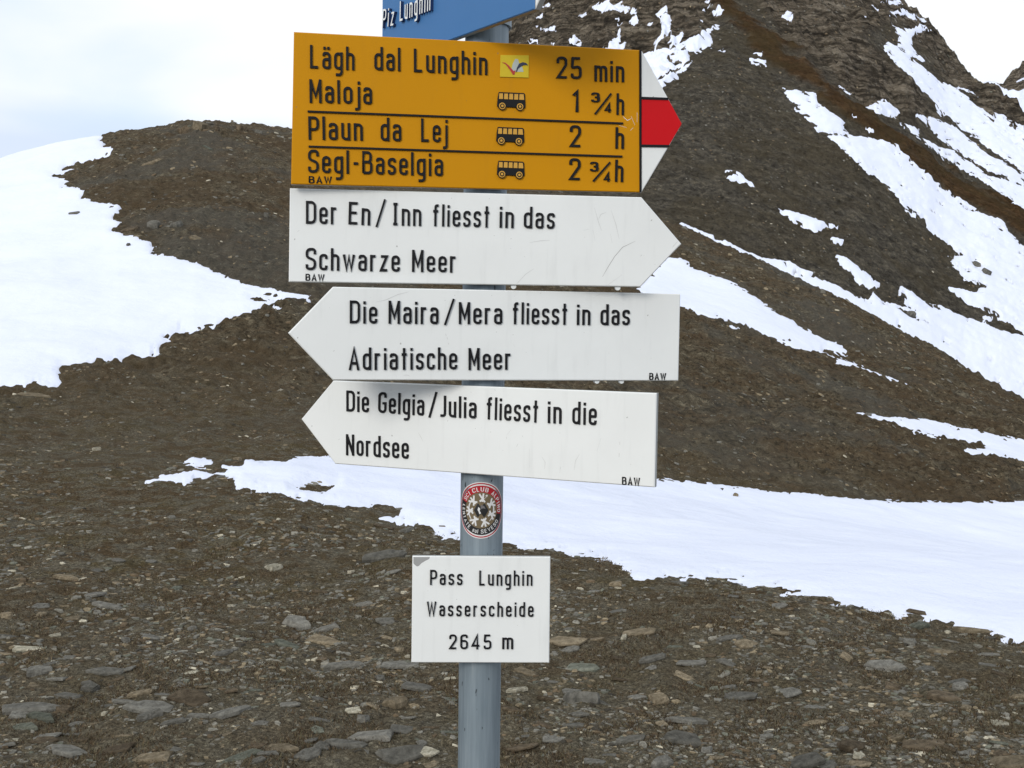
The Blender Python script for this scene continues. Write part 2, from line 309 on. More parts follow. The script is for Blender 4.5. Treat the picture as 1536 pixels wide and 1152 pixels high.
MT_SNOW = [
    [(1018, 345), (1023, 338), (1056, 355), (1092, 365), (1120, 377), (1148, 389), (1184, 393), (1200, 402)]
    + c3([(100, 505), (150, 545), (260, 600), (360, 650), (480, 700), (500, 640), (560, 690), (620, 700), (700, 735), (780, 750), (700, 700), (760, 690), (690, 640), (690, 595), (760, 630), (800, 670), (900, 720), (980, 740), (1060, 780), (1150, 815), (1240, 850), (1330, 880), (1400, 905), (1536, 940), (2600, 1300), (3400, 3000)])
    + [(1536, 665), (1200, 450), (1010, 368)],
    c2([(318, 447), (400, 455), (480, 478), (485, 520), (570, 570), (610, 600), (640, 625), (620, 650), (650, 685), (780, 700), (900, 735), (905, 765), (960, 800), (1000, 850), (1070, 890), (1080, 920), (1160, 965), (1180, 990), (1260, 1040), (1330, 1080), (1400, 1105)])
    + c3([(1340, 110), (1400, 165), (1420, 220), (1480, 280), (1536, 330), (2600, 900), (2600, 1400), (1536, 920), (1500, 880), (1450, 840), (1360, 820), (1330, 780), (1230, 740), (1130, 700), (1080, 660), (1020, 600), (1100, 620), (1200, 630), (1250, 600), (1130, 520), (1050, 450), (1010, 385), (1100, 380), (1040, 320), (930, 240), (850, 160), (730, 80), (690, 0)])
    + c2([(1000, 1110), (940, 1060), (900, 1000), (850, 940), (790, 890), (730, 870), (690, 820), (660, 790), (600, 740), (560, 700), (480, 650), (430, 590), (380, 545), (400, 530), (350, 500)]),
    c2([(848, 85), (870, 130), (890, 140), (965, 150), (1020, 125), (1070, 160), (1000, 160), (965, 185), (975, 250), (1030, 308), (960, 285), (905, 240), (900, 170)]),
    c2([(825, 235), (850, 215), (900, 240), (960, 290), (1040, 350), (1120, 420), (1200, 450), (1310, 545), (1380, 590), (1440, 625), (1536, 665), (2600, 1200), (2600, 1700), (1536, 870), (1480, 830), (1420, 790), (1340, 730), (1280, 690), (1180, 620), (1170, 600), (1110, 570), (1080, 510), (1020, 460), (960, 390), (880, 310)]),
    c2([(980, 575), (1080, 600), (1180, 640), (1280, 720), (1370, 790), (1450, 830), (1536, 880), (1536, 920), (1440, 905), (1330, 840), (1240, 790), (1150, 730), (1060, 650)]),
    c2([(745, 540), (830, 505), (915, 555), (870, 600), (800, 575)]),
    c2([(910, 620), (1000, 650), (1000, 685), (1080, 730), (1180, 770), (1320, 860), (1335, 885), (1440, 910), (1536, 930), (2600, 1500), (2600, 2200), (1536, 1060), (1440, 990), (1330, 910), (1220, 850), (1130, 790), (1050, 730), (960, 660)]),
    c2([(1375, 560), (1536, 640), (1536, 658), (1400, 600)]), c2([(1200, 430), (1310, 490), (1300, 498), (1205, 445)]),
    c2([(840, 65), (920, 50), (980, 72), (1040, 108), (1000, 112), (940, 82), (860, 77)]), c2([(815, 8), (900, 0), (925, 32), (850, 25)]),
    c2([(335, 58), (385, 78), (350, 122), (318, 92)]), c2([(150, 293), (230, 308), (228, 327), (160, 313)]), c2([(168, 268), (218, 263), (212, 287)]),
    c2([(605, 440), (660, 475), (640, 478)]), c2([(30, 863), (100, 878), (185, 945), (110, 922), (40, 908)]), c2([(740, 650), (775, 660), (770, 685)]),
    c2([(770, 25), (795, 48), (760, 35)]), c2([(725, 82), (750, 92), (735, 98)]), c2([(660, 580), (690, 595), (675, 605)]),
    c2([(-40, 30), (18, 50), (15, 82), (-20, 75)]), c2([(-60, 235), (20, 248), (5, 258), (-40, 250)]),
    [(1168, 311), (1200, 320), (1222, 327), (1257, 339), (1237, 339), (1230, 344), (1222, 345), (1200, 337), (1183, 325)],
    c3([(222, 262), (292, 280), (280, 303), (232, 286)]), c3([(248, 372), (320, 400), (400, 470), (555, 570), (525, 608), (470, 592), (380, 540), (330, 475), (260, 420)]),
    c3([(1255, 800), (1320, 800), (1310, 840), (1260, 830)]),
    c1([(580, 50), (640, 5), (700, -20), (720, 30), (780, 5), (800, 40), (885, 58), (892, 175), (765, 182), (750, 155), (830, 150), (870, 105), (780, 102), (700, 75), (665, 95), (650, 70)]),
    c1([(960, 80), (1020, 90), (1090, 15), (1090, 90), (1110, 110), (1120, 215), (1200, 215), (1200, 250), (1110, 330), (1250, 250), (1350, 190), (1420, 165), (1445, 190), (1375, 230), (1395, 290), (1320, 350), (1260, 380), (1265, 420), (1200, 490), (1150, 505), (1170, 540), (1110, 560), (1060, 605), (880, 660), (860, 400), (950, 350), (1010, 350), (1000, 290), (1050, 235), (1035, 180), (1040, 130)]),
    c1([(645, 330), (720, 270), (770, 200), (782, 290), (828, 262), (800, 340), (650, 400)]), c1([(400, 268), (455, 222), (500, 270), (522, 330), (430, 318)]),
    c1([(243, 197), (330, 172), (352, 228), (290, 218)]), c1([(177, 127), (252, 88), (242, 138)]), c1([(187, 168), (245, 173), (225, 193)]),
    c1([(243, 48), (292, 10), (302, 42)]), c1([(130, 273), (222, 257), (217, 303), (140, 303)]), c1([(283, 278), (347, 300), (300, 308)]),
    c1([(487, 92), (535, 68), (532, 97), (500, 107)]), c1([(1288, 88), (1350, 38), (1440, 33), (1472, 105), (1400, 103), (1380, 75)]),
    c1([(1298, 32), (1350, -5), (1400, -5), (1390, 22)]), c1([(1278, 123), (1362, 158), (1340, 183), (1300, 167)]), c1([(1370, 330), (1450, 320), (1478, 342), (1400, 335)]),
    c1([(720, 125), (765, 122), (760, 145), (730, 142)]), c1([(935, 145), (1000, 150), (1030, 165), (950, 162)]),
]
MT_HOLES = [c1([(1060, 525), (1150, 455), (1260, 395), (1245, 420), (1160, 475)]), c1([(1010, 345), (1030, 275), (1110, 235), (1105, 265), (1060, 320)]), c1([(1090, 385), (1160, 345), (1150, 365)]),
            c3([(1175, 415), (1215, 415), (1240, 465), (1195, 455)]), c3([(730, 770), (775, 775), (800, 815), (755, 800)])]
FAR_SNOW = [c2([(900, 300), (1370, 415), (1440, 455), (1500, 485), (1560, 520), (3000, 1200), (900, 1200)])]
ROCKZ = [[(600, -900), (1085, -900), (1085, 0), (1075, 30), (1050, 75), (1015, 105), (1000, 135), (960, 190), (900, 260), (500, 260)],
         [(1085, -900), (1130, 0), (1190, 70), (1260, 130), (1300, 165), (1330, 175), (1400, 190), (1420, 170), (1300, 60), (1340, 30), (1420, 120), (1500, 200), (1540, 240), (2200, 500), (2200, -900)]]
RUSTC = c2([(-60, -60), (40, 30), (150, 130), (280, 270), (420, 360), (540, 470), (640, 560), (760, 640), (880, 710), (980, 780), (1100, 880), (1250, 980), (1400, 1060), (1536, 1130), (2000, 1400)])
RUSTW = [14, 14, 18, 16, 14, 15, 17, 16, 13, 13, 15, 17, 18, 19, 22]

def poly_sd(u, v, poly, M=14.0):
    """signed distance in pixels, + inside, clamped to M"""
    p = np.array(poly, float); out = np.full(u.shape, -M)
    sel = (u > p[:, 0].min() - M) & (u < p[:, 0].max() + M) & (v > p[:, 1].min() - M) & (v < p[:, 1].max() + M)
    idx = np.nonzero(sel)[0]
    if not len(idx): return out
    x = u[idx]; y = v[idx]; ins = np.zeros(len(idx), bool); d2 = np.full(len(idx), M * M)
    q = np.roll(p, -1, 0)
    for (x0, y0), (x1, y1) in zip(p, q):
        dx, dy = x1 - x0, y1 - y0
        c = (y0 > y) != (y1 > y)
        if c.any():
            xi = x0 + (y - y0) * dx / (dy if dy else 1e-9); ins ^= c & (x < xi)
        t = np.clip(((x - x0) * dx + (y - y0) * dy) / max(dx * dx + dy * dy, 1e-9), 0, 1)
        d2 = np.minimum(d2, (x - x0 - t * dx)**2 + (y - y0 - t * dy)**2)
    out[idx] = np.where(ins, 1, -1) * np.sqrt(d2); return out
def snow_sd(u, v, polys, holes):
    s = np.full(u.shape, -14.0)
    for p in polys: s = np.maximum(s, poly_sd(u, v, p))
    for p in holes: s = np.minimum(s, -poly_sd(u, v, p))
    return s

def grid_quads(nc, nr, wrap=False):
    i = np.arange(nc if wrap else nc - 1)[:, None]; j = np.arange(nr - 1)[None]
    i2 = (i + 1) % nc
    return np.stack([i * nr + j, i2 * nr + j, i2 * nr + j + 1, i * nr + j + 1], -1).reshape(-1, 4)
def thetas(u0, u1, step, coarse=60, lo=-math.pi, hi=math.pi):
    a = np.array([theta_of(u) for u in np.arange(u0, u1, step)])
    L = np.linspace(lo, a[0], coarse, endpoint=False); H = np.linspace(a[-1], hi, coarse + 1)[1:]
    return np.concatenate([L, a, H])

# --- hill and pass ground
th = thetas(-540, 2080, 2.9, 70)[:-1]; nc = len(th)
inv = np.linspace(1 / 3.2, 1 / 12.0, 250); rr1 = 1 / inv
tt = np.linspace(0, 1, 200)[1:]
rk, zk = knots_hill(th)
Rc = rk[:, 5]
near = np.concatenate([[0.05, 0.6, 1.2, 1.8, 2.3, 2.8], rr1])
rows = [np.repeat(near[None], nc, 0)]
hill = 12.0 * (Rc[:, None] / 12.0) ** tt[None]          # up to the crest
rows.append(hill)
rows.append(Rc[:, None] + np.array([0.8, 2, 4, 7, 12, 20, 30, 45, 70])[None])
RR = np.concatenate(rows, 1); nr = RR.shape[1]; NH0 = len(near)
TH = np.repeat(th[:, None], nr, 1)
Zb = pchip(rk, zk, RR)
X = RR * np.sin(TH); Y = RR * np.cos(TH)
keep = 1 - smooth(0.82, 1.0, RR / Rc[:, None]) * 0.55
und = 0.05 * fbm(X * 0.5, Y * 0.5, 3, 3) * smooth(2, 6, RR) + 0.22 * fbm(X * 0.12, Y * 0.12, 5, 3) * smooth(14, 30, RR) * keep
Zs = Zb + und
keep2 = 1.0
mic = 0.016 * fbm(X * 5, Y * 5, 9, 4, 0.6) * (1 - smooth(10, 30, RR)) + 0.11 * fbm(X * 1.3, Y * 1.3, 21, 4, 0.64) * smooth(9, 22, RR) * keep2 \
    + 0.10 * np.maximum(fbm(X * 0.55 + 4, Y * 0.9, 33, 4, 0.6, True) - 0.55, 0) * smooth(10, 25, RR)
def P3(X, Y, Z): return np.stack([X, Y, Z + EYE[2]], -1).reshape(-1, 3)
uu, vv, fr = project(P3(X, Y, Zs)); uu = np.where(fr, uu, np.where(X.ravel() < 0, -3000, 3000)); vv = np.where(fr, np.clip(vv, -2000, 4000), 1400)
sd = snow_sd(uu, vv, HILL_SNOW, HILL_HOLES)
rfl = RR.ravel(); Xf = X.ravel(); Yf = Y.ravel()
fx = Xf / np.maximum(rfl, 1); fy = np.log(np.maximum(rfl, 1)) * 3
sd = sd + 0.8 + np.clip(2.2 * fbm(fx * 110, fy * 36, 41, 5, 0.6), -5, 5) * np.where(sd > 8, 0.2, 1.0)
fl1 = fbm(fx * 60, fy * 24, 172, 4, 0.6); sd = sd - 8 * smooth(0.6, 0.85, fl1) * smooth(14, 8, sd)
mic = mic * (1 - smooth(0.5, 4.5, sd.reshape(mic.shape))); PG = P3(X, Y, Zs + mic)
gq = grid_quads(nc, nr, True)
me = mesh_np('ground', PG, gq, None, MG)
add_attr(me, 'zone', smooth(9, 24, rfl)); add_attr(me, 'near', 1 - smooth(4.2, 7.5, rfl + 1.2 * fbm(X.ravel() * .7, Y.ravel() * .7, 8, 3)))
ground = obj('ground', me, kind='structure')
mpp = np.maximum(rfl, 2) / FPX
dm = sd * mpp
T = np.interp(rfl, [6, 15, 60], [0.05, 0.07, 0.12])
thk = np.where(dm > 0, T * (1 - np.exp(-dm / (T * 1.6))), dm * 0.7)
thk = np.maximum(thk, -0.35)
thk = thk - 0.10 * np.maximum(0, RR.ravel() - Rc.repeat(nr)) * 0.0
PS = P3(X, Y, Zs); PS[:, 2] += thk + 0.008 * fbm(Xf * 1.5, Yf * 1.5, 77, 3) - 0.004 * smooth(10, 20, rfl)
sg = sd.reshape(-1)
fm = (sg[gq].max(1) > -4.5) & (rfl[gq].max(1) > 4)
q = gq[fm]; used = np.unique(q); remap = np.zeros(len(PS), np.int64); remap[used] = np.arange(len(used))
snow = obj('snow_field', mesh_np('snow_field', PS[used], remap[q], None, MS), kind='structure')
# keep for scattering
G = dict(P=PG.reshape(nc, nr, 3), u=uu.reshape(nc, nr), v=vv.reshape(nc, nr), s=sg.reshape(nc, nr), r=RR, Rc=Rc, PS=PS.reshape(nc, nr, 3))
vis = np.zeros((nc, nr), bool); elev = (G['P'][..., 2] - EYE[2]) / RR; vis = elev >= np.maximum.accumulate(elev, 1) - 0.0008; vis[:, -9:] = False
G['vis'] = vis

# --- the mountain behind
MSKY = [(-2500, 420), (-300, 400), (300, 330), (430, 262), (600, 150), (690, 72), (730, 50), (764, 22), (812, -12), (900, -72), (1000, -120), (1100, -150), (1250, -92), (1300, -58), (1361, 0), (1400, 42), (1425, 78), (1460, 112), (1490, 126), (1536, 166), (1700, 320), (2100, 560), (4000, 640)]
th_m, e_m = skyline(MSKY)
thm = thetas(400, 1760, 2.3, 26, -1.0, 1.25); ncm = len(thm)
ecm = np.interp(thm, th_c, e_c); emm = np.interp(thm, th_m, e_m)
emm = np.maximum(emm, ecm - 0.03)
Rb = 84.0
Rm = np.interp(thm, [theta_of(x) for x in (400, 760, 1100, 1400, 1536, 1700)], [190, 225, 250, 235, 215, 180])
s0 = np.concatenate([[-0.12, -0.04], np.linspace(0, 1, 330), [1.02, 1.06, 1.12, 1.25]])
S = np.repeat(s0[None], ncm, 0); RRm = Rb + (Rm[:, None] - Rb) * S
zb = (ecm - 0.045)[:, None] * Rb; zt = emm[:, None] * Rm[:, None]
Zm = zb + (zt - zb) * (0.8 * S + 0.2 * np.abs(S)**1.8) * 1.0
Zm = np.where(S < 0, zb + S * 140, Zm); Zm = np.where(S > 1, zt - (S - 1) * 130, Zm)
THm = np.repeat(thm[:, None], len(s0), 1); Xm = RRm * np.sin(THm); Ym = RRm * np.cos(THm)
um, vm, _ = project(P3(Xm, Ym, Zm))
rz = np.full(um.shape, -14.0)
for p in ROCKZ: rz = np.maximum(rz, poly_sd(um, vm, p, 30))
rockz = smooth(-6, 8, rz + 7 * fbm(Xm.ravel() * 0.1, Ym.ravel() * 0.1, 51, 3))
# rust coloured turf stripe
ru = np.full(um.shape, -40.0)
for k in range(len(RUSTC) - 1):
    (x0, y0), (x1, y1) = RUSTC[k], RUSTC[k + 1]; dx, dy = x1 - x0, y1 - y0
    t = np.clip(((um - x0) * dx + (vm - y0) * dy) / (dx * dx + dy * dy), 0, 1)
    ru = np.maximum(ru, RUSTW[k] + (RUSTW[k + 1] - RUSTW[k]) * t - np.hypot(um - x0 - t * dx, vm - y0 - t * dy))
rust = smooth(-4, 8, ru + 11 * fbm(Xm.ravel() * 0.18, Ym.ravel() * 0.18, 61, 4, 0.6))
edge = smooth(-0.02, 0.12, S).ravel()
Xf, Yf, Zf = Xm.ravel(), Ym.ravel(), Zm.ravel()
# gullies run down slope: noise stretched along r
gul = fbm(THm.ravel() * 34 + Zf * 0.012, RRm.ravel() * 0.012, 81, 4, 0.55, True)
crag = fbm(Xf * 0.085 + Zf * 0.03, Zf * 0.11 + Yf * 0.02, 91, 4, 0.5, True)
fine = fbm(Xf * 0.55, Zf * 0.8 + Yf * 0.2, 101, 4, 0.65)
dz = (0.25 * fbm(Xf * 0.05, Yf * 0.05, 71, 3) * 4 + 0.32 * fine) * 0.5 + rockz * (1.5 * (crag - 0.6) + 0.9 * (gul - 0.7) + 0.3 * fine) + rust * 0.5
Zsm = Zm + (dz * edge * 0.75).reshape(Zm.shape)
Zr = Zm + (dz * edge + 0.16 * fbm(Xf * 1.3, Zf * 1.9, 111, 3, 0.6)).reshape(Zm.shape)
um, vm, _ = project(P3(Xm, Ym, Zsm)); sd0 = snow_sd(um, vm, MT_SNOW, MT_HOLES); Zr = Zsm + (Zr - Zsm) * (1 - smooth(0, 4, sd0.reshape(Zr.shape)) * 0.9)
PM = P3(Xm, Ym, Zr); mq = grid_quads(ncm, len(s0))
me = mesh_np('mountain', PM, mq, None, MM); add_attr(me, 'rock', rockz); add_attr(me, 'rust', rust)
obj('mountain', me, kind='structure')
sdm = sd0
off = (fbm(Xf * 0.16, Zf * 0.25 + Yf * 0.05, 131, 4, 0.6) - 0.25) * 14
sdm = np.where((vm < -6) & (rockz > 0.3), np.maximum(sdm, np.minimum(off, (-6 - vm) * 0.8)), sdm)
frg = fbm(Xf * 0.35, Zf * 0.55 + Yf * 0.1, 121, 5, 0.65)
sdm = sdm + np.where(um < 1085, -0.9, 0.4) + np.where((um > 1010) & (um < 1070) & (vm > 325), 5.5, 0) + np.clip(2.3 * frg, -5, 5) * np.where(sdm > 9, 0.25, 1.0)
fl2 = fbm(Xf * 0.55 + Zf * 0.2, Zf * 0.9 + Yf * 0.1, 171, 4, 0.6); sdm = sdm - 9 * smooth(0.38, 0.6, fl2) * smooth(14, 10, sdm) - 18 * smooth(0.80, 0.92, fl2)
dmm = sdm * (RRm.ravel() / FPX)
thk = np.where(dmm > 0, 0.28 * (1 - np.exp(-dmm / 0.4)), np.maximum(dmm * 0.8, -0.9))
PMS = P3(Xm, Ym, Zsm + 0.5 * (Zr - Zsm)); PMS[:, 2] += thk + 0.05
# push a little toward the viewer side normal of the slope as well
PMS[:, 0] -= thk * 0.35 * np.sin(THm.ravel()); PMS[:, 1] -= thk * 0.35 * np.cos(THm.ravel())
fm = sdm[mq].max(1) > -3.5; q = mq[fm]; used = np.unique(q); remap = np.zeros(len(PMS), np.int64); remap[used] = np.arange(len(used))
GM = dict(P=PM.reshape(ncm, len(s0), 3), u=um.reshape(ncm, -1), v=vm.reshape(ncm, -1), s=sdm.reshape(ncm, -1), r=RRm, PS=PMS.reshape(ncm, len(s0), 3), rock=rockz.reshape(ncm, -1), rust=rust.reshape(ncm, -1))
el_ = (GM['P'][..., 2] - EYE[2]) / RRm; GM['vis'] = el_ >= np.maximum.accumulate(el_, 1) - 0.002; GM['vis'] &= el_ > ecm[:, None]
obj('snow_slope', mesh_np('snow_slope', PMS[used], remap[q], None, MS), kind='structure')

# --- far peak at the right edge
FSKY = [(1000, 300), (1300, 220), (1440, 150), (1478, 127), (1504, 126), (1512, 117), (1519, 109), (1528, 103), (1536, 90), (1580, 40), (1640, 60), (1720, 10), (1850, 120), (2200, 300), (2800, 420)]
th_f, e_f = skyline(FSKY); thf = np.linspace(theta_of(1250), theta_of(2700), 420); ef = np.interp(thf, th_f, e_f)
s1 = np.concatenate([np.linspace(0, 1, 130), [1.05, 1.2]]); Sf = np.repeat(s1[None], len(thf), 0)
Rf = 420 + (640 - 420) * Sf; zb = -0.05 * 420; zt = ef[:, None] * 640
Zf_ = zb + (zt - zb) * Sf; Zf_ = np.where(Sf > 1, zt - (Sf - 1) * 260, Zf_)
THf = np.repeat(thf[:, None], len(s1), 1); Xq = Rf * np.sin(THf); Yq = Rf * np.cos(THf)
uf, vf, _ = project(P3(Xq, Yq, Zf_))
Zf_ = Zf_ + (6.5 * (fbm(Xq * 0.045, Zf_ * 0.06, 141, 5, 0.6, True) - 0.7) + 2 * fbm(Xq * 0.2, Zf_ * 0.25, 143, 3)) * (0.35 + 0.65 * smooth(0.9, 0.4, Sf)) * smooth(1476, 1500, uf.reshape(Sf.shape))
PF = P3(Xq, Yq, Zf_); fq = grid_quads(len(thf), len(s1))
me = mesh_np('far_peak', PF, fq, None, MM); add_attr(me, 'rock', np.ones(len(PF))); add_attr(me, 'rust', np.zeros(len(PF)))
obj('far_peak', me, kind='structure')
sf = snow_sd(uf, vf, FAR_SNOW, []); patch = (fbm(Xq.ravel() * 0.05, Zf_.ravel() * 0.09, 151, 4, 0.6) - 0.12) * 18
sf = np.maximum(sf + 2 * fbm(Xq.ravel() * 0.2, Zf_.ravel() * 0.2, 152, 3), patch)
PFS = PF.copy(); off = np.clip(sf * 0.5, -3, 1.6); PFS[:, 2] += off; PFS[:, 1] -= off * 0.7
fm = sf[fq].max(1) > -4; q = fq[fm]; used = np.unique(q); remap = np.zeros(len(PFS), np.int64); remap[used] = np.arange(len(used))
obj('far_snow', mesh_np('far_snow', PFS[used], remap[q], None, MS), kind='structure')

# ---------------------------------------------------------------- signs: stroke lettering
B_, T_, XH, DS = 0.06, 0.94, 0.68, -0.22
def fillet(pts, r, closed=False):
    P = [np.array(p[:2], float) for p in pts]; rads = [p[2] if len(p) > 2 else r for p in pts]; n = len(P); out = []
    for i in range(n):
        if (not closed and i in (0, n - 1)) or rads[i] == 0: out.append((P[i], False)); continue
        a, b, c = P[i - 1], P[i], P[(i + 1) % n]
        da, dc = a - b, c - b; la, lc = np.linalg.norm(da), np.linalg.norm(dc); da /= la; dc /= lc
        ca = np.clip(da @ dc, -1, 1); ang = math.acos(ca)
        if ang > 3.0: out.append((b, False)); continue
        d = min(rads[i] / math.tan(ang / 2), la * 0.5, lc * 0.5); rr_ = d * math.tan(ang / 2)
        bis = (da + dc) / np.linalg.norm(da + dc); C = b + bis * (rr_ / math.sin(ang / 2))
        s, e = b + da * d, b + dc * d; a0 = math.atan2(*(s - C)[::-1]); a1 = math.atan2(*(e - C)[::-1])
        da_ = (a1 - a0 + math.pi) % (2 * math.pi) - math.pi; k = 6
        for j in range(k + 1):
            a_ = a0 + da_ * j / k; out.append((C + rr_ * np.array([math.cos(a_), math.sin(a_)]), True))
    res = []
    for p, _ in out:
        if not res or np.linalg.norm(p - res[-1]) > 1e-4: res.append(p)
    if closed and np.linalg.norm(res[0] - res[-1]) < 1e-4: res.pop()
    return res
def strip(pts, hw, closed, depth, base=0.0, taper=0.86):
    n = len(pts); V = []; Fc = []
    for i in range(n):
        p = pts[i]
        if closed or 0 < i < n - 1:
            a = pts[i - 1]; c = pts[(i + 1) % n]; d1 = (p - a) / np.linalg.norm(p - a); d2 = (c - p) / np.linalg.norm(c - p)
        elif i == 0: d1 = d2 = (pts[1] - p) / np.linalg.norm(pts[1] - p)
        else: d1 = d2 = (p - pts[-2]) / np.linalg.norm(p - pts[-2])
        n1 = np.array([-d1[1], d1[0]]); n2 = np.array([-d2[1], d2[0]]); m = n1 + n2; lm = np.linalg.norm(m)
        m = n1 if lm < 1e-3 else m / lm; k = min(1 / max(m @ n1, 0.3), 1.9)
        for off, y in ((hw, base), (hw * taper, depth), (-hw * taper, depth), (-hw, base)):
            q = p + m * off * k; V.append((q[0], -y, q[1]))
    for i in range(n if closed else n - 1):
        a, b = 4 * i, 4 * ((i + 1) % n)
        for j in range(3): Fc.append(((a + j, a + j + 1, b + j + 1, b + j), 0 if j == 1 else 1))
    if not closed: Fc.append(((0, 3, 2, 1), 1)); e = 4 * (n - 1); Fc.append(((e, e + 1, e + 2, e + 3), 1))
    return V, Fc
HW = 0.058
def G_(w, *st): return (w, st)
def S_(pts, r=0.13, c=False): return (pts, r, c)
def bowl(w=.29, b=B_, t=XH): return S_([(0, b), (0, t), (w, t), (w, b)], .135, True)
GL = {
 'a': G_(.28, S_([(.01, .56), (.01, XH), (.28, XH), (.28, B_)]), S_([(.28, .42), (0, .42), (0, B_), (.28, B_)], .11)),
 'c': G_(.27, S_([(.27, .52), (.27, XH), (0, XH), (0, B_), (.27, B_), (.27, .22)])),
 'd': G_(.29, bowl(), S_([(.29, B_ - .06), (.29, 1.0)], 0)),
 'e': G_(.28, S_([(.0, .38), (.28, .38, 0.02), (.28, XH), (0, XH), (0, B_), (.28, B_), (.28, .21)])),
 'f': G_(.20, S_([(.07, 0), (.07, T_), (.22, T_)], .1), S_([(-.05, XH), (.2, XH)], 0)),
 'g': G_(.29, bowl(), S_([(.29, XH + .06), (.29, DS), (0.02, DS)], .12)),
 'h': G_(.28, S_([(0, 0), (0, 1.0)], 0), S_([(0, .5), (0, XH), (.28, XH), (.28, 0)])),
 'i': G_(.0, S_([(0, 0), (0, XH + .06)], 0), S_([(0, .85), (0, .97)], 0)),
 'j': G_(.06, S_([(.08, XH + .06), (.08, DS), (-.10, DS)], .1), S_([(.08, .85), (.08, .97)], 0)),
 'l': G_(.0, S_([(0, 0), (0, 1.0)], 0)),
 'm': G_(.50, S_([(0, 0), (0, XH + .06)], 0), S_([(0, .5), (0, XH), (.25, XH), (.25, 0)], .11), S_([(.25, .5), (.25, XH), (.5, XH), (.5, 0)], .11)),
 'n': G_(.28, S_([(0, 0), (0, XH + .06)], 0), S_([(0, .5), (0, XH), (.28, XH), (.28, 0)])),
 'o': G_(.29, bowl()),
 'r': G_(.18, S_([(0, 0), (0, XH + .06)], 0), S_([(0, .48), (0, XH), (.19, XH)], .12)),
 's': G_(.26, S_([(.26, .55), (.26, XH), (0, XH), (0, .41), (.26, .33), (.26, B_), (0, B_), (0, .20)], .12)),
 't': G_(.18, S_([(.09, 0), (.09, .97)], 0), S_([(-.03, XH), (.21, XH)], 0)),
 'u': G_(.28, S_([(0, XH + .06), (0, B_), (.28, B_), (.28, .24)]), S_([(.28, XH + .06), (.28, 0)], 0)),
 'w': G_(.46, S_([(0, XH + .05), (.12, .05), (.23, XH - .03), (.34, .05), (.46, XH + .05)], 0)),
 'z': G_(.28, S_([(0, XH), (.27, XH), (.01, B_), (.29, B_)], 0)),
 'A': G_(.40, S_([(0, 0), (.2, .95), (.4, 0)], 0), S_([(.08, .30), (.32, .30)], 0)),
 'B': G_(.36, S_([(0, B_, 0), (0, T_, 0), (.33, T_), (.33, .53), (0, .53, 0)], .14, True), S_([(0, .53, 0), (.36, .53), (.36, B_), (0, B_, 0)], .14)),
 'C': G_(.36, S_([(.36, .72), (.36, T_), (0, T_), (0, B_), (.36, B_), (.36, .28)], .16)),
 'D': G_(.37, S_([(0, B_, 0), (0, T_, 0), (.37, T_), (.37, B_)], .18, True)),
 'E': G_(.32, S_([(.34, T_), (0, T_), (0, B_), (.34, B_)], 0), S_([(0, .52), (.30, .52)], 0)),
 'G': G_(.36, S_([(.36, .74), (.36, T_), (0, T_), (0, B_), (.36, B_), (.36, .47, 0), (.2, .47)], .16)),
 'I': G_(.20, S_([(.1, B_), (.1, T_)], 0), S_([(0, T_), (.2, T_)], 0), S_([(0, B_), (.2, B_)], 0)),
 'J': G_(.24, S_([(.24, 1.0), (.24, B_), (0, B_)], .14)),
 'L': G_(.30, S_([(0, 1.0), (0, B_), (.31, B_)], 0)),
 'M': G_(.42, S_([(0, 0), (0, 1.0)], 0), S_([(.0, .95), (.21, .28), (.42, .95)], 0), S_([(.42, 1.0), (.42, 0)], 0)),
 'N': G_(.36, S_([(0, 0), (0, 1.0)], 0), S_([(0, .93), (.36, .07)], 0), S_([(.36, 1.0), (.36, 0)], 0)),
 'O': G_(.38, S_([(0, B_), (0, T_), (.38, T_), (.38, B_)], .18, True)),
 'P': G_(.34, S_([(0, 0), (0, T_, 0), (.35, T_), (.35, .44), (0, .44)], .16)),
 'S': G_(.36, S_([(.37, .72), (.37, T_), (0, T_), (0, .58), (.37, .44), (.37, B_), (0, B_), (0, .26)], .17)),
 'T': G_(.34, S_([(0, T_), (.34, T_)], 0), S_([(.17, T_), (.17, 0)], 0)),
 'U': G_(.36, S_([(0, 1.0), (0, B_), (.36, B_), (.36, 1.0)], .17)),
 'V': G_(.38, S_([(0, 1.0), (.19, .05), (.38, 1.0)], 0)),
 'W': G_(.56, S_([(0, .99), (.14, .05), (.28, .9), (.42, .05), (.56, .99)], 0)),
 '1': G_(.14, S_([(.15, 0), (.15, .97), (.0, .76)], 0)),
 '2': G_(.35, S_([(0, .70), (0, T_), (.35, T_), (.35, .62), (.0, B_, 0), (.37, B_)], .15)),
 '3': G_(.34, S_([(0, .76), (0, T_), (.34, T_), (.34, .52), (.14, .52, 0)], .14), S_([(.14, .52, 0), (.36, .52), (.36, B_), (0, B_), (0, .24)], .15)),
 '4': G_(.42, S_([(.30, 0), (.30, .97, 0), (.0, .24, 0), (.43, .24)], 0)),
 '5': G_(.35, S_([(.34, T_), (.03, T_, 0), (0, .50, 0.05), (.36, .60), (.36, B_), (0, B_), (0, .24)], .15)),
 '6': G_(.36, S_([(.34, .78), (.34, T_), (0, T_), (0, B_), (.36, B_), (.36, .56), (0, .56)], .16)),
 '-': G_(.18, S_([(0, .45), (.2, .45)], 0)), '/': G_(.36, S_([(0, -.08), (.36, 1.06)], 0)),
}
GL['ä'] = (GL['a'][0], GL['a'][1] + (S_([(.05, .84), (.05, .95)], 0), S_([(.23, .84), (.23, .95)], 0)))
_gc = {}
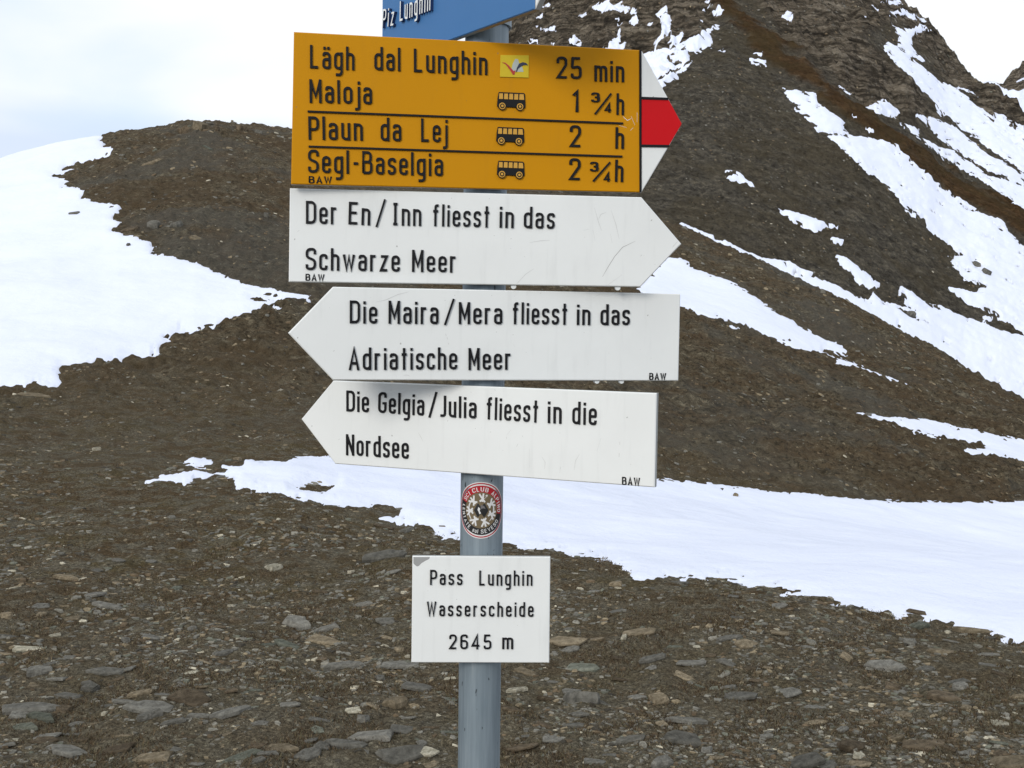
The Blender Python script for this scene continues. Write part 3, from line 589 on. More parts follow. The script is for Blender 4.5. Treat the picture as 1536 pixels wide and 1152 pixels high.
def glyph_mesh(ch, mats, bold=1.0):
    key = (ch, mats[0].name, bold)
    if key in _gc: return _gc[key]
    V = []; Fa = []
    for k, (pts, r, c) in enumerate(GL[ch][1]):
        p = fillet(pts, r, c); v, f = strip(p, HW * bold, c, 1.0 + 0.04 * k)
        o = len(V); V += v; Fa += [(tuple(i + o for i in q), m) for q, m in f]
    me = bpy.data.meshes.new('letter'); me.from_pydata(V, [], [f for f, _ in Fa])
    for m in mats: me.materials.append(m)
    if len(mats) > 1: me.polygons.foreach_set('material_index', [m for _, m in Fa])
    me.update(); _gc[key] = me; return me
def layout(text, gap=0.155, space=0.34):
    x = HW; out = []
    for ch in text:
        if ch == ' ': x += space; continue
        out.append((ch, x)); x += GL[ch][0] + 2 * HW + gap
    return out, x - gap - HW

class Plate:
    def __init__(s, yaw_deg, v_mid, name, label, cat='sign', off=0.043, group=None):
        a = math.radians(yaw_deg); s.a = a; s.d = np.array([math.cos(a), -math.sin(a), 0]); s.n = np.array([-math.sin(a), -math.cos(a), 0])
        z = EYE[2] + (480 - v_mid) / FPX * 1.5
        s.P0 = np.array([POST[0], POST[1], z]) + s.n * off; s.off = off
        s.root = bpy.data.objects.new(name, None); COL.objects.link(s.root); s.root.empty_display_size = 0.05
        s.root.location = s.P0; s.root.rotation_euler = (0, 0, -a)
        s.root['label'] = label; s.root['category'] = cat
        if group: s.root['group'] = group
    def loc(s, u, v):
        d = rays([u], [v])[0]; t = ((s.P0 - EYE) @ s.n) / (d @ s.n); p = EYE + d * t - s.P0
        return float(p @ s.d), float(p[2])
    def prism(s, name, pix, y0, y1, mat, ch=0.0012, side=None, local=False, label=None, parent=None):
        """y0 front (negative = proud), y1 back"""
        P = [np.array(p if local else s.loc(*p)) for p in pix]
        area = sum(P[i][0] * P[(i + 1) % len(P)][1] - P[(i + 1) % len(P)][0] * P[i][1] for i in range(len(P)))
        if area < 0: P = P[::-1]
        n = len(P)
        def inset(d):
            o = []
            for i in range(n):
                a, b, c = P[i - 1], P[i], P[(i + 1) % n]; d1 = (b - a) / np.linalg.norm(b - a); d2 = (c - b) / np.linalg.norm(c - b)
                n1 = np.array([-d1[1], d1[0]]); n2 = np.array([-d2[1], d2[0]]); m = n1 + n2; m /= np.linalg.norm(m); o.append(b + m * d / max(m @ n1, .3))
            return o
        V = []; Fc = []; mi = []
        for ring, y in ((inset(ch), y0), (P, y0 + ch), (P, y1 - ch if ch else y1), (inset(ch), y1)) if ch else ((P, y0), (P, y1)):
            V += [(p[0], y, p[1]) for p in ring]
        K = len(V) // n; Fc.append(tuple(range(n))); mi.append(0)
        for k in range(K - 1):
            for i in range(n):
                j = (i + 1) % n; Fc.append((k * n + j, k * n + i, (k + 1) * n + i, (k + 1) * n + j)); mi.append(1 if (side and k >= 1) else 0)
        Fc.append(tuple(range((K - 1) * n, K * n))[::-1]); mi.append(1 if side else 0)
        me = bpy.data.meshes.new(name); me.from_pydata(V, [], Fc); me.materials.append(mat)
        if side: me.materials.append(side); me.polygons.foreach_set('material_index', mi)
        me.update(); return obj(name, me, parent or s.root, label=label)
    def text(s, txt, p0, p1, cap, mats=(None,), depth=0.0020, bold=1.05, gap=0.155, space=0.34):
        mats = [MBLK] if mats[0] is None else list(mats)
        a = np.array(s.loc(*p0)); b = np.array(s.loc(*p1)); c = np.array(s.loc(p0[0], p0[1] - cap))
        H = c[1] - a[1]; L = np.linalg.norm(b - a); ang = math.atan2(b[1] - a[1], b[0] - a[0])
        lay, W = layout(txt, gap, space); sx = L / W
        for ch, x in lay:
            o = obj('letter' if not ch.isdigit() else 'digit', glyph_mesh(ch, mats, bold), s.root)
            o.location = (a[0] + math.cos(ang) * x * sx, 0, a[1] + math.sin(ang) * x * sx)
            o.rotation_euler = (0, -ang, 0); o.scale = (sx, depth, H)
    def line(s, name, p0, p1, wpx, mat=None, proud=0.0022, end=None):
        (x0, y0), (x1, y1) = p0, p1; dx, dy = x1 - x0, y1 - y0; L = math.hypot(dx, dy); nx, ny = -dy / L * wpx / 2, dx / L * wpx / 2
        return s.prism(name, [(x0 + nx, y0 + ny), (x1 + nx, y1 + ny), (x1 - nx, y1 - ny), (x0 - nx, y0 - ny)], -proud, 0, mat or MBLK, 0)
    def scratches(s, name, lines, mat, wpx=0.8):
        V = []; Fc = []
        for pl in lines:
            pl = [np.array(s.loc(*p)) for p in pl]; w_ = wpx * 0.00094 / 2
            for i in range(len(pl) - 1):
                a, b = pl[i], pl[i + 1]; d = (b - a) / np.linalg.norm(b - a); nn = np.array([-d[1], d[0]]) * w_; o = len(V)
                wa = 0.35 if i == 0 else 1; wb = 0.35 if i == len(pl) - 2 else 1
                for q in (a + nn * wa, a - nn * wa, b - nn * wb, b + nn * wb): V.append((q[0], -0.00015 - 0.00002 * i, q[1]))
                Fc.append((o, o + 1, o + 2, o + 3))
        me = bpy.data.meshes.new(name); me.from_pydata(V, [], Fc); me.materials.append(mat); obj(name, me, s.root, kind='stuff')
    def clamp(s, z):
        """pipe clamp behind the plate that grips the post"""
        V = []; Fc = []; h = 0.012; cy = s.off
        prof = [(-0.052, 0.0105), (-0.052, 0.016), (-0.034, 0.016)]
        for k in range(13):
            a = math.pi + math.pi * k / 12.0
            prof.append((0.034 * math.cos(a), cy - 0.034 * math.sin(a)))
        prof += [(0.034, 0.016), (0.052, 0.016), (0.052, 0.0105)]
        n = len(prof)
        for zz in (z - h, z + h):
            for x, y in prof: V.append((x, y, zz))
            for k, (x, y) in enumerate(prof): 
                q = np.array([x, y - cy]); L = max(np.linalg.norm(q), 1e-6); q = q * (1 - 0.003 / L); V.append((q[0], q[1] + cy, zz))
        for i in range(n - 1):
            Fc += [(i, i + 1, 2 * n + i + 1, 2 * n + i), (n + i + 1, n + i, 3 * n + i, 3 * n + i + 1), (i + 1, i, n + i, n + i + 1), (2 * n + i, 2 * n + i + 1, 3 * n + i + 1, 3 * n + i)]
        me = bpy.data.meshes.new('clamp'); me.from_pydata(V, [], Fc); me.materials.append(MGAL); obj('clamp', me, s.root)
def cyl(name, x, y, z, r, h, mat, parent, seg=20, axis='y', r2=None):
    V = []; Fc = []; r2 = r if r2 is None else r2
    for k in range(seg):
        a = 2 * math.pi * k / seg; c, s_ = math.cos(a), math.sin(a)
        if axis == 'y': V += [(x + r * c, y, z + r * s_), (x + r2 * c, y + h, z + r2 * s_)]
        else: V += [(x + r * c, y + r * s_, z), (x + r2 * c, y + r2 * s_, z + h)]
    for k in range(seg): j = (k + 1) % seg; Fc.append((2 * k, 2 * j, 2 * j + 1, 2 * k + 1))
    Fc += [tuple(2 * k for k in range(seg))[::-1], tuple(2 * k + 1 for k in range(seg))]
    me = bpy.data.meshes.new(name); me.from_pydata(V, [], Fc); me.materials.append(mat)
    return obj(name, me, parent)

# ---------------------------------------------------------------- post
PD = 1.54; _r = rays([724.6], [576])[0]; POST = (EYE + _r * PD)[:2]
post = bpy.data.objects.new('signpost', None); COL.objects.link(post); post.location = (POST[0], POST[1], -0.02)
post['label'] = 'round galvanised steel post carrying all the mountain pass signs'; post['category'] = 'post'
RP = 0.0300; PH = 2.28
V = []; Fc = []; seg = 64; zs = np.linspace(-0.25, PH, 30)
for z in zs:
    for k in range(seg): a = 2 * math.pi * k / seg; V.append((RP * math.cos(a), RP * math.sin(a), z))
for i in range(len(zs) - 1):
    for k in range(seg): j = (k + 1) % seg; Fc.append((i * seg + k, i * seg + j, (i + 1) * seg + j, (i + 1) * seg + k))
me = bpy.data.meshes.new('tube'); me.from_pydata(V, [], Fc); me.materials.append(MGAL); me.polygons.foreach_set('use_smooth', [True] * len(Fc))
obj('tube', me, post)
cyl('cap', 0, 0, PH, RP + 0.002, 0.02, MEDGE, post, 40, 'z', RP - 0.004)

# ---------------------------------------------------------------- yellow sign
k1 = lambda x, y: (420 + x / 4.431, 30 + y / 4.431); k2 = lambda x, y: (730 + x / 4.432, 30 + y / 4.432)
Y = Plate(-10, 170, 'direction_sign', 'yellow hiking sign with bus symbols and a white red white arrow tip')
Y.prism('panel', [(440.8, 47.6), (959.4, 74.9), (960.3, 288.6), (436.6, 276.4)], 0, 0.010, MYEL, 0.0012, MEDGE)
Y.prism('arrow_tip', [(961.6, 76.0), (963.6, 77.0), k2(1213, 530), (1022.9, 185.7), k2(1213, 838), (962.4, 288.6)], 0.0004, 0.010, MWHITE, 0.0010, MEDGE)
Y.prism('red_stripe', [k2(1030, 528), k2(1210, 530), k2(1297, 690), k2(1213, 832), k2(1030, 830)], -0.0002, 0.002, MRED, 0.0004)
Y.line('border_line', k2(1021, 200), k2(1021, 1144), 2.6, proud=0.0014)
Y.line('border_line', k2(1026, 519), k2(1206, 525), 3.6, proud=0.0012); Y.line('border_line', k2(1026, 836), k2(1212, 839), 3.6, proud=0.0012)
Y.line('dividing_line', k1(183, 608), k2(905, 688), 2.6); Y.line('dividing_line', k1(190, 841), k2(900, 908), 2.6)
c = 35.0
Y.text('Lägh', k1(200, 322), k1(495, 335), c); Y.text('dal', k1(627, 334), k1(800, 341), c); Y.text('Lunghin', k1(890, 347), k1(1378, 366), c)
Y.text('Maloja', k1(197, 550), k1(612, 562), c); Y.text('Plaun', k1(190, 795), k1(551, 802), c); Y.text('da', k1(669, 804), k1(806, 808), c); Y.text('Lej', k1(938, 810), k1(1112, 815), c)
Y.text('Segl-Baselgia', k1(187, 1015), k1(1083, 1038), c); Y.text('BAW', k1(192, 1084), k1(345, 1087), 10.5, depth=0.0009, bold=1.35)
c = 33.0
Y.text('25', k2(465, 389), k2(630, 394), c); Y.text('min', k2(716, 408), k2(913, 414), c - 1); Y.text('1', k2(564, 610), k2(608, 612), c - 1)
Y.text('h', k2(862, 630), k2(911, 632), c - 1); Y.text('2', k2(552, 845), k2(626, 847), c); Y.text('h', k2(855, 855), k2(911, 857), c - 1); Y.text('2', k2(548, 1064), k2(623, 1066), c); Y.text('h', k2(852, 1075), k2(906, 1077), c)
for (a, b, d, e, f, g) in (((697, 545), (747, 547), (718, 627), (826, 490), (785, 613), (829, 615)), ((689, 1005), (738, 1007), (706, 1073), (819, 946), (779, 1073), (822, 1075))):
    Y.text('3', k2(*a), k2(*b), 14, bold=1.5); Y.text('4', k2(*f), k2(*g), 14, bold=1.5); Y.line('fraction_bar', k2(*d), k2(*e), 2.7)
MORG = m_paint('pale_yellow_window', (0.60, 0.33, 0.06), 0.04)
def bus(x0, y0, x1, y1):
    def q(a, b): return k2(x0 + (x1 - x0) * a, y0 + (y1 - y0) * b + 8 * (a - .5))
    b = Y.prism('bus_symbol', [q(.07, .02), q(.94, .02), q(.975, .08), q(.995, .80), q(.97, .86), q(.02, .84), q(.01, .80), q(.03, .35)], -0.0020, 0, MBLK, 0.0005)
    for k in range(5):
        s0, s1 = .085 + k * .175, .085 + k * .175 + .125
        if k == 4: s1 = .925
        Y.prism('bus_window', [q(s0 - .012, .41), q(s0, .10), q(s1, .10), q(s1 + (.02 if k == 4 else 0), .41)], -0.0024, -0.0019, MORG, 0, parent=b)
    for cx in (.185, .80):
        s, t = Y.loc(*q(cx, .80)); r = 0.0053
        cyl('wheel', s, -0.0026, t, r * 1.02, 0.0026, MBLK, b, 24); cyl('wheel_rim', s, -0.0029, t, r * .83, 0.0006, MORG, b, 24); cyl('wheel_disc', s, -0.0032, t, r * .58, 0.0006, MBLK, b, 24); cyl('hub_cap', s, -0.0036, t, r * .32, 0.0006, MORG, b, 20)
bus(66, 481, 258, 600); bus(60, 713, 250, 830); bus(65, 937, 252, 1052)
kl = lambda x, y: (740 + x / 11.52, 60 + y / 11.52)
MLY = m_paint('bright_yellow_sticker', (0.62, 0.46, 0.03), 0.03); MLR = Mat('logo_red', 0.5, (0.42, 0.03, 0.02)).m; MLB = Mat('logo_navy', 0.5, (0.02, 0.025, 0.06)).m; MLG = Mat('logo_grey', 0.5, (0.42, 0.46, 0.42)).m
lg = Y.prism('logo_plate', [kl(122, 262), kl(612, 268), kl(608, 655), kl(112, 640)], -0.0012, 0, MLY, 0.0002)
Y.prism('mountain_emblem', [kl(310, 520), kl(330, 420), kl(375, 330), kl(425, 335), kl(440, 400), kl(500, 480), kl(520, 555), kl(330, 550)], -0.0014, -0.0011, MLG, 0, parent=lg)
Y.prism('red_swoosh', [kl(145, 388), kl(200, 395), kl(260, 440), kl(320, 510), kl(345, 540), kl(380, 530), kl(360, 600), kl(335, 605), kl(290, 530), kl(210, 425)], -0.0017, -0.0011, MLR, 0, parent=lg)
Y.prism('dark_swoosh', [kl(385, 560), kl(405, 480), kl(440, 415), kl(500, 388), kl(560, 400), kl(595, 440), kl(540, 435), kl(480, 455), kl(425, 500), kl(400, 550)], -0.0020, -0.0011, MLB, 0, parent=lg)
Y.scratches('scratches', [[k2(905, 640), k2(935, 668), k2(960, 655)], [k2(960, 640), k2(985, 700)], [k2(1000, 615), k2(1000, 680)], [k2(880, 700), k2(930, 715)], [k2(975, 715), k2(955, 735)]], MWLET, 0.9)
Y.clamp(0.05); Y.clamp(-0.06)

# ---------------------------------------------------------------- white signs
k3 = lambda x, y: (420 + x / 4.8, 280 + y / 4.8); k4 = lambda x, y: (730 + x / 4.955, 280 + y / 4.955)
A = Plate(-6, 357, 'river_sign', 'white arrow sign pointing right reading Der En/Inn fliesst in das Schwarze Meer')
A.prism('panel', [(434.8, 282.3), (962.2, 295.8), (1022.2, 365.8), (960.7, 430.3), (433.0, 422.8)], 0, 0.010, MWHITE, 0.0012, MEDGE)
c = 34.5
A.text('Der', k3(187, 267), k3(410, 271), c); A.text('En', k3(492, 271), k3(648, 278), c - .5); A.line('slash', k3(694, 290), k3(756, 92), 2.9); A.text('Inn', k3(806, 278), k3(1016, 283), c - .5)
A.text('fliesst', k3(1100, 284), k3(1507, 295), 33); A.text('in', k4(95, 305), k4(200, 308), 32.5); A.text('das', k4(275, 309), k4(504, 315), 32.5)
A.text('Schwarze', k3(184, 600), k3(862, 613), c - 1); A.text('Meer', k3(950, 613), k3(1268, 618), 33); A.text('BAW', k3(184, 676), k3(320, 680), 10.2, depth=0.0009, bold=1.35)
A.scratches('scratches', [[k4(800, 155), k4(830, 260), k4(855, 330)], [k4(925, 175), k4(960, 280), k4(985, 390)], [k4(790, 320), k4(805, 400)], [k4(920, 350), k4(932, 420)], [k4(830, 245), k4(850, 205), k4(890, 190)],
    [k4(220, 725), k4(290, 650), k4(350, 610)], [k4(320, 415), k4(400, 402), k4(470, 398)], [k4(720, 325), k4(760, 315)], [k4(900, 730), k4(1005, 655)], [k4(1140, 520), k4(1155, 508)]], MSCR, 0.9)
A.scratches('dark_scratches', [[k4(860, 670), k4(900, 600), k4(950, 520), k4(1010, 450), k4(1105, 405)], [k4(1380, 450), k4(1418, 408)], [k3(126, 322), k3(140, 316)], [k4(176, 458), k4(181, 463)], [k4(1145, 512), k4(1155, 506)]], MSCRD, 0.8)
A.clamp(0.03); A.clamp(-0.03)
k5 = k3b = lambda x, y: (420 + x / 4.8, 425 + y / 4.8); k6 = lambda x, y: (730 + x / 4.955, 425 + y / 4.955)
Bs = Plate(-12.6, 500, 'river_sign', 'white arrow sign pointing left reading Die Maira/Mera fliesst in das Adriatische Meer')
Bs.prism('panel', [(432.2, 499.6), (499.5, 430.2), (1020.8, 440.7), (1017.8, 571.2), (499.5, 570.2)], 0, 0.010, MWHITE, 0.0012, MEDGE)
c = 34.5
Bs.text('Die', k5(502, 288), k5(700, 290), c); Bs.text('Maira', k5(781, 290), k5(1140, 294), c); Bs.line('slash', k5(1186, 300), k5(1250, 112), 2.9); Bs.text('Mera', k5(1287, 293), k6(115, 304), 33)
Bs.text('fliesst', k6(192, 303), k6(597, 308), 33); Bs.text('in', k6(669, 309), k6(768, 310), 31.5); Bs.text('das', k6(845, 311), k6(1062, 311), 31.5)
Bs.text('Adriatische', k5(494, 624), k5(1275, 620), 34); Bs.text('Meer', k5(1357, 624), k6(181, 641), 33); Bs.text('BAW', k6(1208, 717), k6(1332, 717), 10.2, depth=0.0009, bold=1.35)
Bs.scratches('scratches', [[k5(690, 135), k5(760, 120), k5(850, 80), k5(930, 60)], [k5(890, 662), k5(915, 660), k5(935, 668)], [k6(790, 110), k6(840, 80)], [k6(200, 455), k6(208, 470)], [k6(905, 350), k6(915, 356)], [k6(902, 515), k6(910, 520)]], MSCR, 0.8)
Bs.scratches('dark_scratches', [[k5(1192, 362), k5(1197, 380)], [k5(1202, 388), k5(1208, 405)], [k5(1212, 428), k5(1216, 440)], [k6(396, 72), k6(404, 76)]], MSCRD, 0.9)
Bs.clamp(0.03); Bs.clamp(-0.03)
k7 = lambda x, y: (440 + x / 5.12, 560 + y / 5.12); k9 = lambda x, y: (730 + x / 4.955, 560 + y / 4.955)
D = Plate(24, 645, 'river_sign', 'white arrow sign pointing left reading Die Gelgia/Julia fliesst in die Nordsee, tilted')
D.prism('panel', [(451.8, 628.8), (499.8, 570.9), (984.8, 589.8), (981.8, 731.2), (502.5, 695.7)], 0, 0.010, MWHITE, 0.0012, MEDGE)
c = 33.0
D.text('Die', k7(411, 292), k7(582, 300), 31.5); D.text('Gelgia', k7(655, 303), k7(1006, 325), 31.5); D.line('slash', k7(1048, 338), k7(1102, 143), 2.7); D.text('Julia', k7(1125, 333), k7(1408, 347), 32)
D.text('fliesst', (730.3, 628.7), (807.3, 634.0), 33.5); D.text('in', k9(456, 369), k9(558, 374), 33.5); D.text('die', k9(638, 376), k9(818, 386), 34)
D.text('Nordsee', k7(409, 628), k7(888, 657), 31.5); D.text('BAW', k9(1008, 829), k9(1140, 836), 12, depth=0.0009, bold=1.35)
D.scratches('scratches', [[k7(960, 455), k7(980, 490), k7(998, 525)], [k9(180, 420), k9(150, 460)], [k9(690, 600), k9(660, 650), k9(650, 720)], [k9(850, 480), k9(820, 580)], [k9(410, 620), k9(435, 660), k9(430, 710)], [k9(320, 560), k9(320, 700)], [k9(550, 690), k9(542, 740)]], MSCR, 0.8)
D.scratches('dark_scratches', [[k9(148, 470), k9(149, 488)], [k9(265, 462), k9(270, 474)], [k9(234, 524), k9(222, 545)], [k9(990, 508), k9(990, 530)], [k9(985, 592), k9(984, 622)], [k9(550, 700), k9(545, 715)], [k9(58, 120), k9(66, 128)]], MSCRD, 0.9)
D.clamp(0.03); D.clamp(-0.03)
# white bolt heads that peep out under two of the signs
for pl, pts in ((A, [(770.8, 429.9), (927.5, 432.0)]), (Bs, [(896.5, 572.3), (933.5, 572.3)])):
    for p in pts:
        s, t = pl.loc(*p); cyl('bolt', s, 0.003, t + 0.0004, 0.0036, 0.006, MWLET, pl.root, 14)
kp = lambda x, y: (600 + x / 6.0625, 820 + y / 6.0625)
E = Plate(-1.5, 914, 'pass_name_sign', 'small square white sign reading Pass Lunghin Wasserscheide 2645 m low on the post')
E.prism('panel', [(618.6, 834.1), (825.6, 835.4), (823.9, 994.4), (617.0, 993.9)], 0, 0.008, MWHITE, 0.0010, MEDGE)
E.prism('bare_corner', [kp(122, 94), kp(272, 94), kp(264, 112), kp(228, 130), kp(195, 150), kp(172, 174), kp(155, 180), kp(135, 165), kp(122, 150)], -0.00015, 0.001, MGREY, 0)
E.text('Pass', kp(273, 346), kp(568, 348), 22.5, bold=1.05, gap=.2); E.text('Lunghin', kp(720, 352), kp(1203, 353), 22.5, gap=.2); E.text('Wasserscheide', kp(243, 630), kp(1213, 637), 22, gap=.22)
E.text('2645', kp(447, 930), kp(828, 931), 22, gap=.22); E.text('m', kp(929, 929), kp(1028, 929), 23)
E.clamp(0.03); E.clamp(-0.04)
# blue alpine route sign
kb = lambda x, y: (560 + x / 5.908, y / 5.908)
Bl = Plate(54, 20, 'direction_sign', 'blue mountain route sign reading Piz Lunghin turned sideways on top of the post', off=0.043)
sL, tL = Bl.loc(572.9, 96); sR, tR = Bl.loc(801.4, 15.6); tB = (tL + tR) / 2; H = 0.155
sL = Bl.loc(572.9, 60)[0]
Bl.prism('panel', [(sL, tB), (sR, tB), (sR, tB + H), (sL, tB + H)], 0, 0.010, MBLUE, 0.0012, MEDGE, local=True)
Bl.prism('arrow_tip', [(sR + .001, tB), (sR + .068, tB + H / 2), (sR + .001, tB + H)], 0.0004, 0.010, MWHITE, 0.001, MEDGE, local=True)
Bl.prism('blue_stripe', [(sR + .001, tB + H * .3), (sR + .0415, tB + H * .3), (sR + .0665, tB + H / 2), (sR + .0415, tB + H * .7), (sR + .001, tB + H * .7)], -0.0002, 0.002, MBLUE, 0.0002, local=True)
wm = (MWLET, MDBL)
Bl.text('Piz', kb(100, 252), kb(205, 230), 27.5, wm, depth=0.005, bold=1.0, gap=.24); Bl.text('Lunghin', kb(258, 196), kb(532, 96), 30, wm, depth=0.005, gap=.2)
Bl.clamp(0.03 + tB); Bl.clamp(tB + 0.12)

# ---------------------------------------------------------------- round sticker wrapped round the post
st = bpy.data.objects.new('round_sticker', None); COL.objects.link(st)
zc = EYE[2] + 0.0
_d = rays([723], [765])[0]; zc = EYE[2] + _d[2] * (1.51 / _d[1])
st.location = (POST[0], POST[1], zc); st['label'] = 'round red black and white ski club sticker stuck on the post'; st['category'] = 'sticker'
KX = 0.94; RS = 0.0395
PHI0 = math.atan2(-POST[0], -POST[1])
def wrap(x, y, lift):  # x,y in sticker plane
    a = x / RP * KX; r = RP + lift
    return (math.sin(a) * r, -math.cos(a) * r, y)
def ring(name, r0, r1, a0, a1, lift, mat, n=72):
    V = []; Fc = []
    for k in range(n + 1):
        a = a0 + (a1 - a0) * k / n
        for r in (r0, (r0 + r1) / 2, r1): V.append(wrap(r * math.cos(a), r * math.sin(a), lift))
    for k in range(n):
        for j in range(2): i = 3 * k + j; Fc.append((i, i + 1, i + 4, i + 3))
    me = bpy.data.meshes.new(name); me.from_pydata(V, [], Fc); me.materials.append(mat); me.polygons.foreach_set('use_smooth', [True] * len(Fc)); return obj(name, me, st)
MSW = Mat('sticker_white', 0.35, (0.70, 0.69, 0.67)).m; MSR = Mat('sticker_red', 0.35, (0.40, 0.012, 0.02)).m; MSB = Mat('sticker_black', 0.35, (0.018, 0.018, 0.018)).m; MSO = Mat('sticker_olive', 0.4, (0.16, 0.12, 0.065)).m
MSG = Mat('sticker_grey', 0.4, (0.16, 0.15, 0.15)).m
ring('outer_rim', 0.0001, RS, 0, 2 * math.pi, 0.0003, MSW)
ring('red_line', RS * .925, RS * .965, 0, 2 * math.pi, 0.00045, MSR)
ring('red_band', RS * .62, RS * .875, math.radians(-12), math.radians(158), 0.00045, MSR)
ring('black_band', RS * .62, RS * .875, math.radians(158), math.radians(348), 0.00045, MSB)
ring('olive_field', 0.0001, RS * .64, 0, 2 * math.pi, 0.00055, MSO)
ring('centre_disc', 0.0001, RS * .27, 0, 2 * math.pi, 0.0007, MSB, 6)
def stick_poly(name, polys, mat, lift):
    V = []; Fc = []
    for p in polys:
        o = len(V); V += [wrap(x, y, lift) for x, y in p]; Fc.append(tuple(range(o, o + len(p))))
    me = bpy.data.meshes.new(name); me.from_pydata(V, [], Fc); me.materials.append(mat); return obj(name, me, st)
def seg(x0, y0, x1, y1, w_): 
    d = np.array([x1 - x0, y1 - y0]); d /= np.linalg.norm(d); n_ = np.array([-d[1], d[0]]) * w_ / 2
    return [(x0 + n_[0], y0 + n_[1]), (x0 - n_[0], y0 - n_[1]), (x1 - n_[0], y1 - n_[1]), (x1 + n_[0], y1 + n_[1])]
for k in range(7):
    a = math.radians(82 - k * 360 / 7); rc = RS * .45; pl = []
    def loc(r_, t_): return (rc + r_) * math.cos(a) - t_ * math.sin(a), (rc + r_) * math.sin(a) + t_ * math.cos(a)
    q = RS * .16
    for (r0, t0, r1, t1) in ((-q * .9, 0, q * .95, 0), (-q * .3, 0, q * .7, q * .95), (-q * .3, 0, q * .7, -q * .95), (-q * .3, 0, -q * .9, q * .6), (-q * .3, 0, -q * .9, -q * .6)):
        pl.append(seg(*loc(r0, t0), *loc(r1, t1), RS * .062))
    for i, p in enumerate(pl): pl[i] = p
    stick_poly('crystal_arm', pl, MSW, 0.0007)
sp = RS * .01
stick_poly('centre_picture', [[(x * RS, y * RS) for x, y in ((-.10, .12), (-.03, .06), (-.05, -.02), (.0, -.10), (-.06, -.14), (-.09, -.05), (-.13, .02))]], MSW, 0.0009)
stick_poly('centre_picture', [[(x * RS, y * RS) for x, y in ((.0, .2), (.12, .14), (.16, .05), (.06, .08), (.02, .04), (-.02, .12))]], MSG, 0.0009)
def arc_text(txt, a0, a1, rb, h, inward, bold=1.2):
    lay, W = layout(txt, .2, .36); V = []; Fc = []
    for ch, x in lay:
        gm = glyph_mesh(ch, [MSW], bold); o = len(V)
        for vtx in gm.vertices:
            xx = (x + vtx.co.x) / W; a = a0 + (a1 - a0) * xx; r_ = rb + vtx.co.z * h * (1 if not inward else -1)
            V.append(wrap(r_ * math.cos(a), r_ * math.sin(a), 0.0006 + 0.00015 * (-vtx.co.y)))
        for p in gm.polygons: Fc.append(tuple(o + i for i in p.vertices))
    me = bpy.data.meshes.new('lettering'); me.from_pydata(V, [], Fc); me.materials.append(MSW); obj('lettering', me, st)
R_ = math.radians
arc_text('SCI', R_(153), R_(126), RS * .67, RS * .15, False); arc_text('CLUB', R_(117), R_(69), RS * .67, RS * .15, False); arc_text('ALPINO', R_(57), R_(-8), RS * .67, RS * .15, False)
arc_text('LENTATE', R_(168), R_(236), RS * .82, RS * .14, True); arc_text('sul', R_(246), R_(262), RS * .82, RS * .14, True); arc_text('SEVESO', R_(270), R_(330), RS * .82, RS * .14, True)

# ---------------------------------------------------------------- stones
def stone_geo(seed, flat=0.2, n=8, ang=0.35):
    rg = np.random.default_rng(seed); A_ = np.sort((np.arange(n) + rg.uniform(-ang, ang, n)) / n * 2 * math.pi)
    rad = rg.uniform(.32, .60, n); asp = rg.uniform(.5, .9)
    x = rad * np.cos(A_); y = rad * np.sin(A_) * asp
    tz = flat * (1 + .35 * x * rg.uniform(-1, 1) + .35 * y * rg.uniform(-1, 1))
    V = [(x[i], y[i], -flat * .6) for i in range(n)] + [(x[i] * 1.02, y[i] * 1.02, tz[i] * .35 + rg.uniform(-.1, .1) * flat) for i in range(n)] + [(x[i] * rg.uniform(.78, .95), y[i] * rg.uniform(.78, .95), tz[i] * rg.uniform(.85, 1.1)) for i in range(n)]
    V.append((rg.uniform(-.1, .1), rg.uniform(-.08, .08), flat * rg.uniform(0.95, 1.1)))
    Fc = []
    for i in range(n):
        j = (i + 1) % n
        Fc += [(i, j, n + j, n + i), (n + i, n + j, 2 * n + j, 2 * n + i), (2 * n + i, 2 * n + j, 3 * n)]
    return V, Fc
STM = {'grey': m_stone('grey_slate', (0.1469, 0.1390, 0.1181), (0.2387, 0.2272, 0.1954)), 'pale': m_stone('pale_stone', (0.3182, 0.2900, 0.2159), (0.5630, 0.5196, 0.4092), (0.1469, 0.1208, 0.0795)),
       'tan': m_stone('tan_stone', (0.1775, 0.1426, 0.0932), (0.3182, 0.2598, 0.1762)), 'brown': m_stone('brown_stone', (0.0918, 0.0701, 0.0454), (0.1775, 0.1390, 0.0932)),
       'dark': m_stone('dark_stone', (0.1020, 0.0960, 0.0802), (0.1680, 0.1584, 0.1345)), 'green': m_stone('greenish_slate', (0.1102, 0.1147, 0.0887), (0.1958, 0.1994, 0.1568))}
_sm = {}
def stone_mesh(kind, shape, k):
    key = (kind, shape, k)
    if key not in _sm:
        V, Fc = stone_geo(100 + k + 50 * (shape == 'round'), .05 + .025 * (k % 3) if shape == 'slab' else .24, 5 + k % 3 if shape == 'slab' else 8, .46)
        me = bpy.data.meshes.new('stone'); me.from_pydata(V, [], Fc); me.materials.append(STM[kind]); me.update(); _sm[key] = me
    return _sm[key]
Pn = G['P']
from mathutils import Quaternion
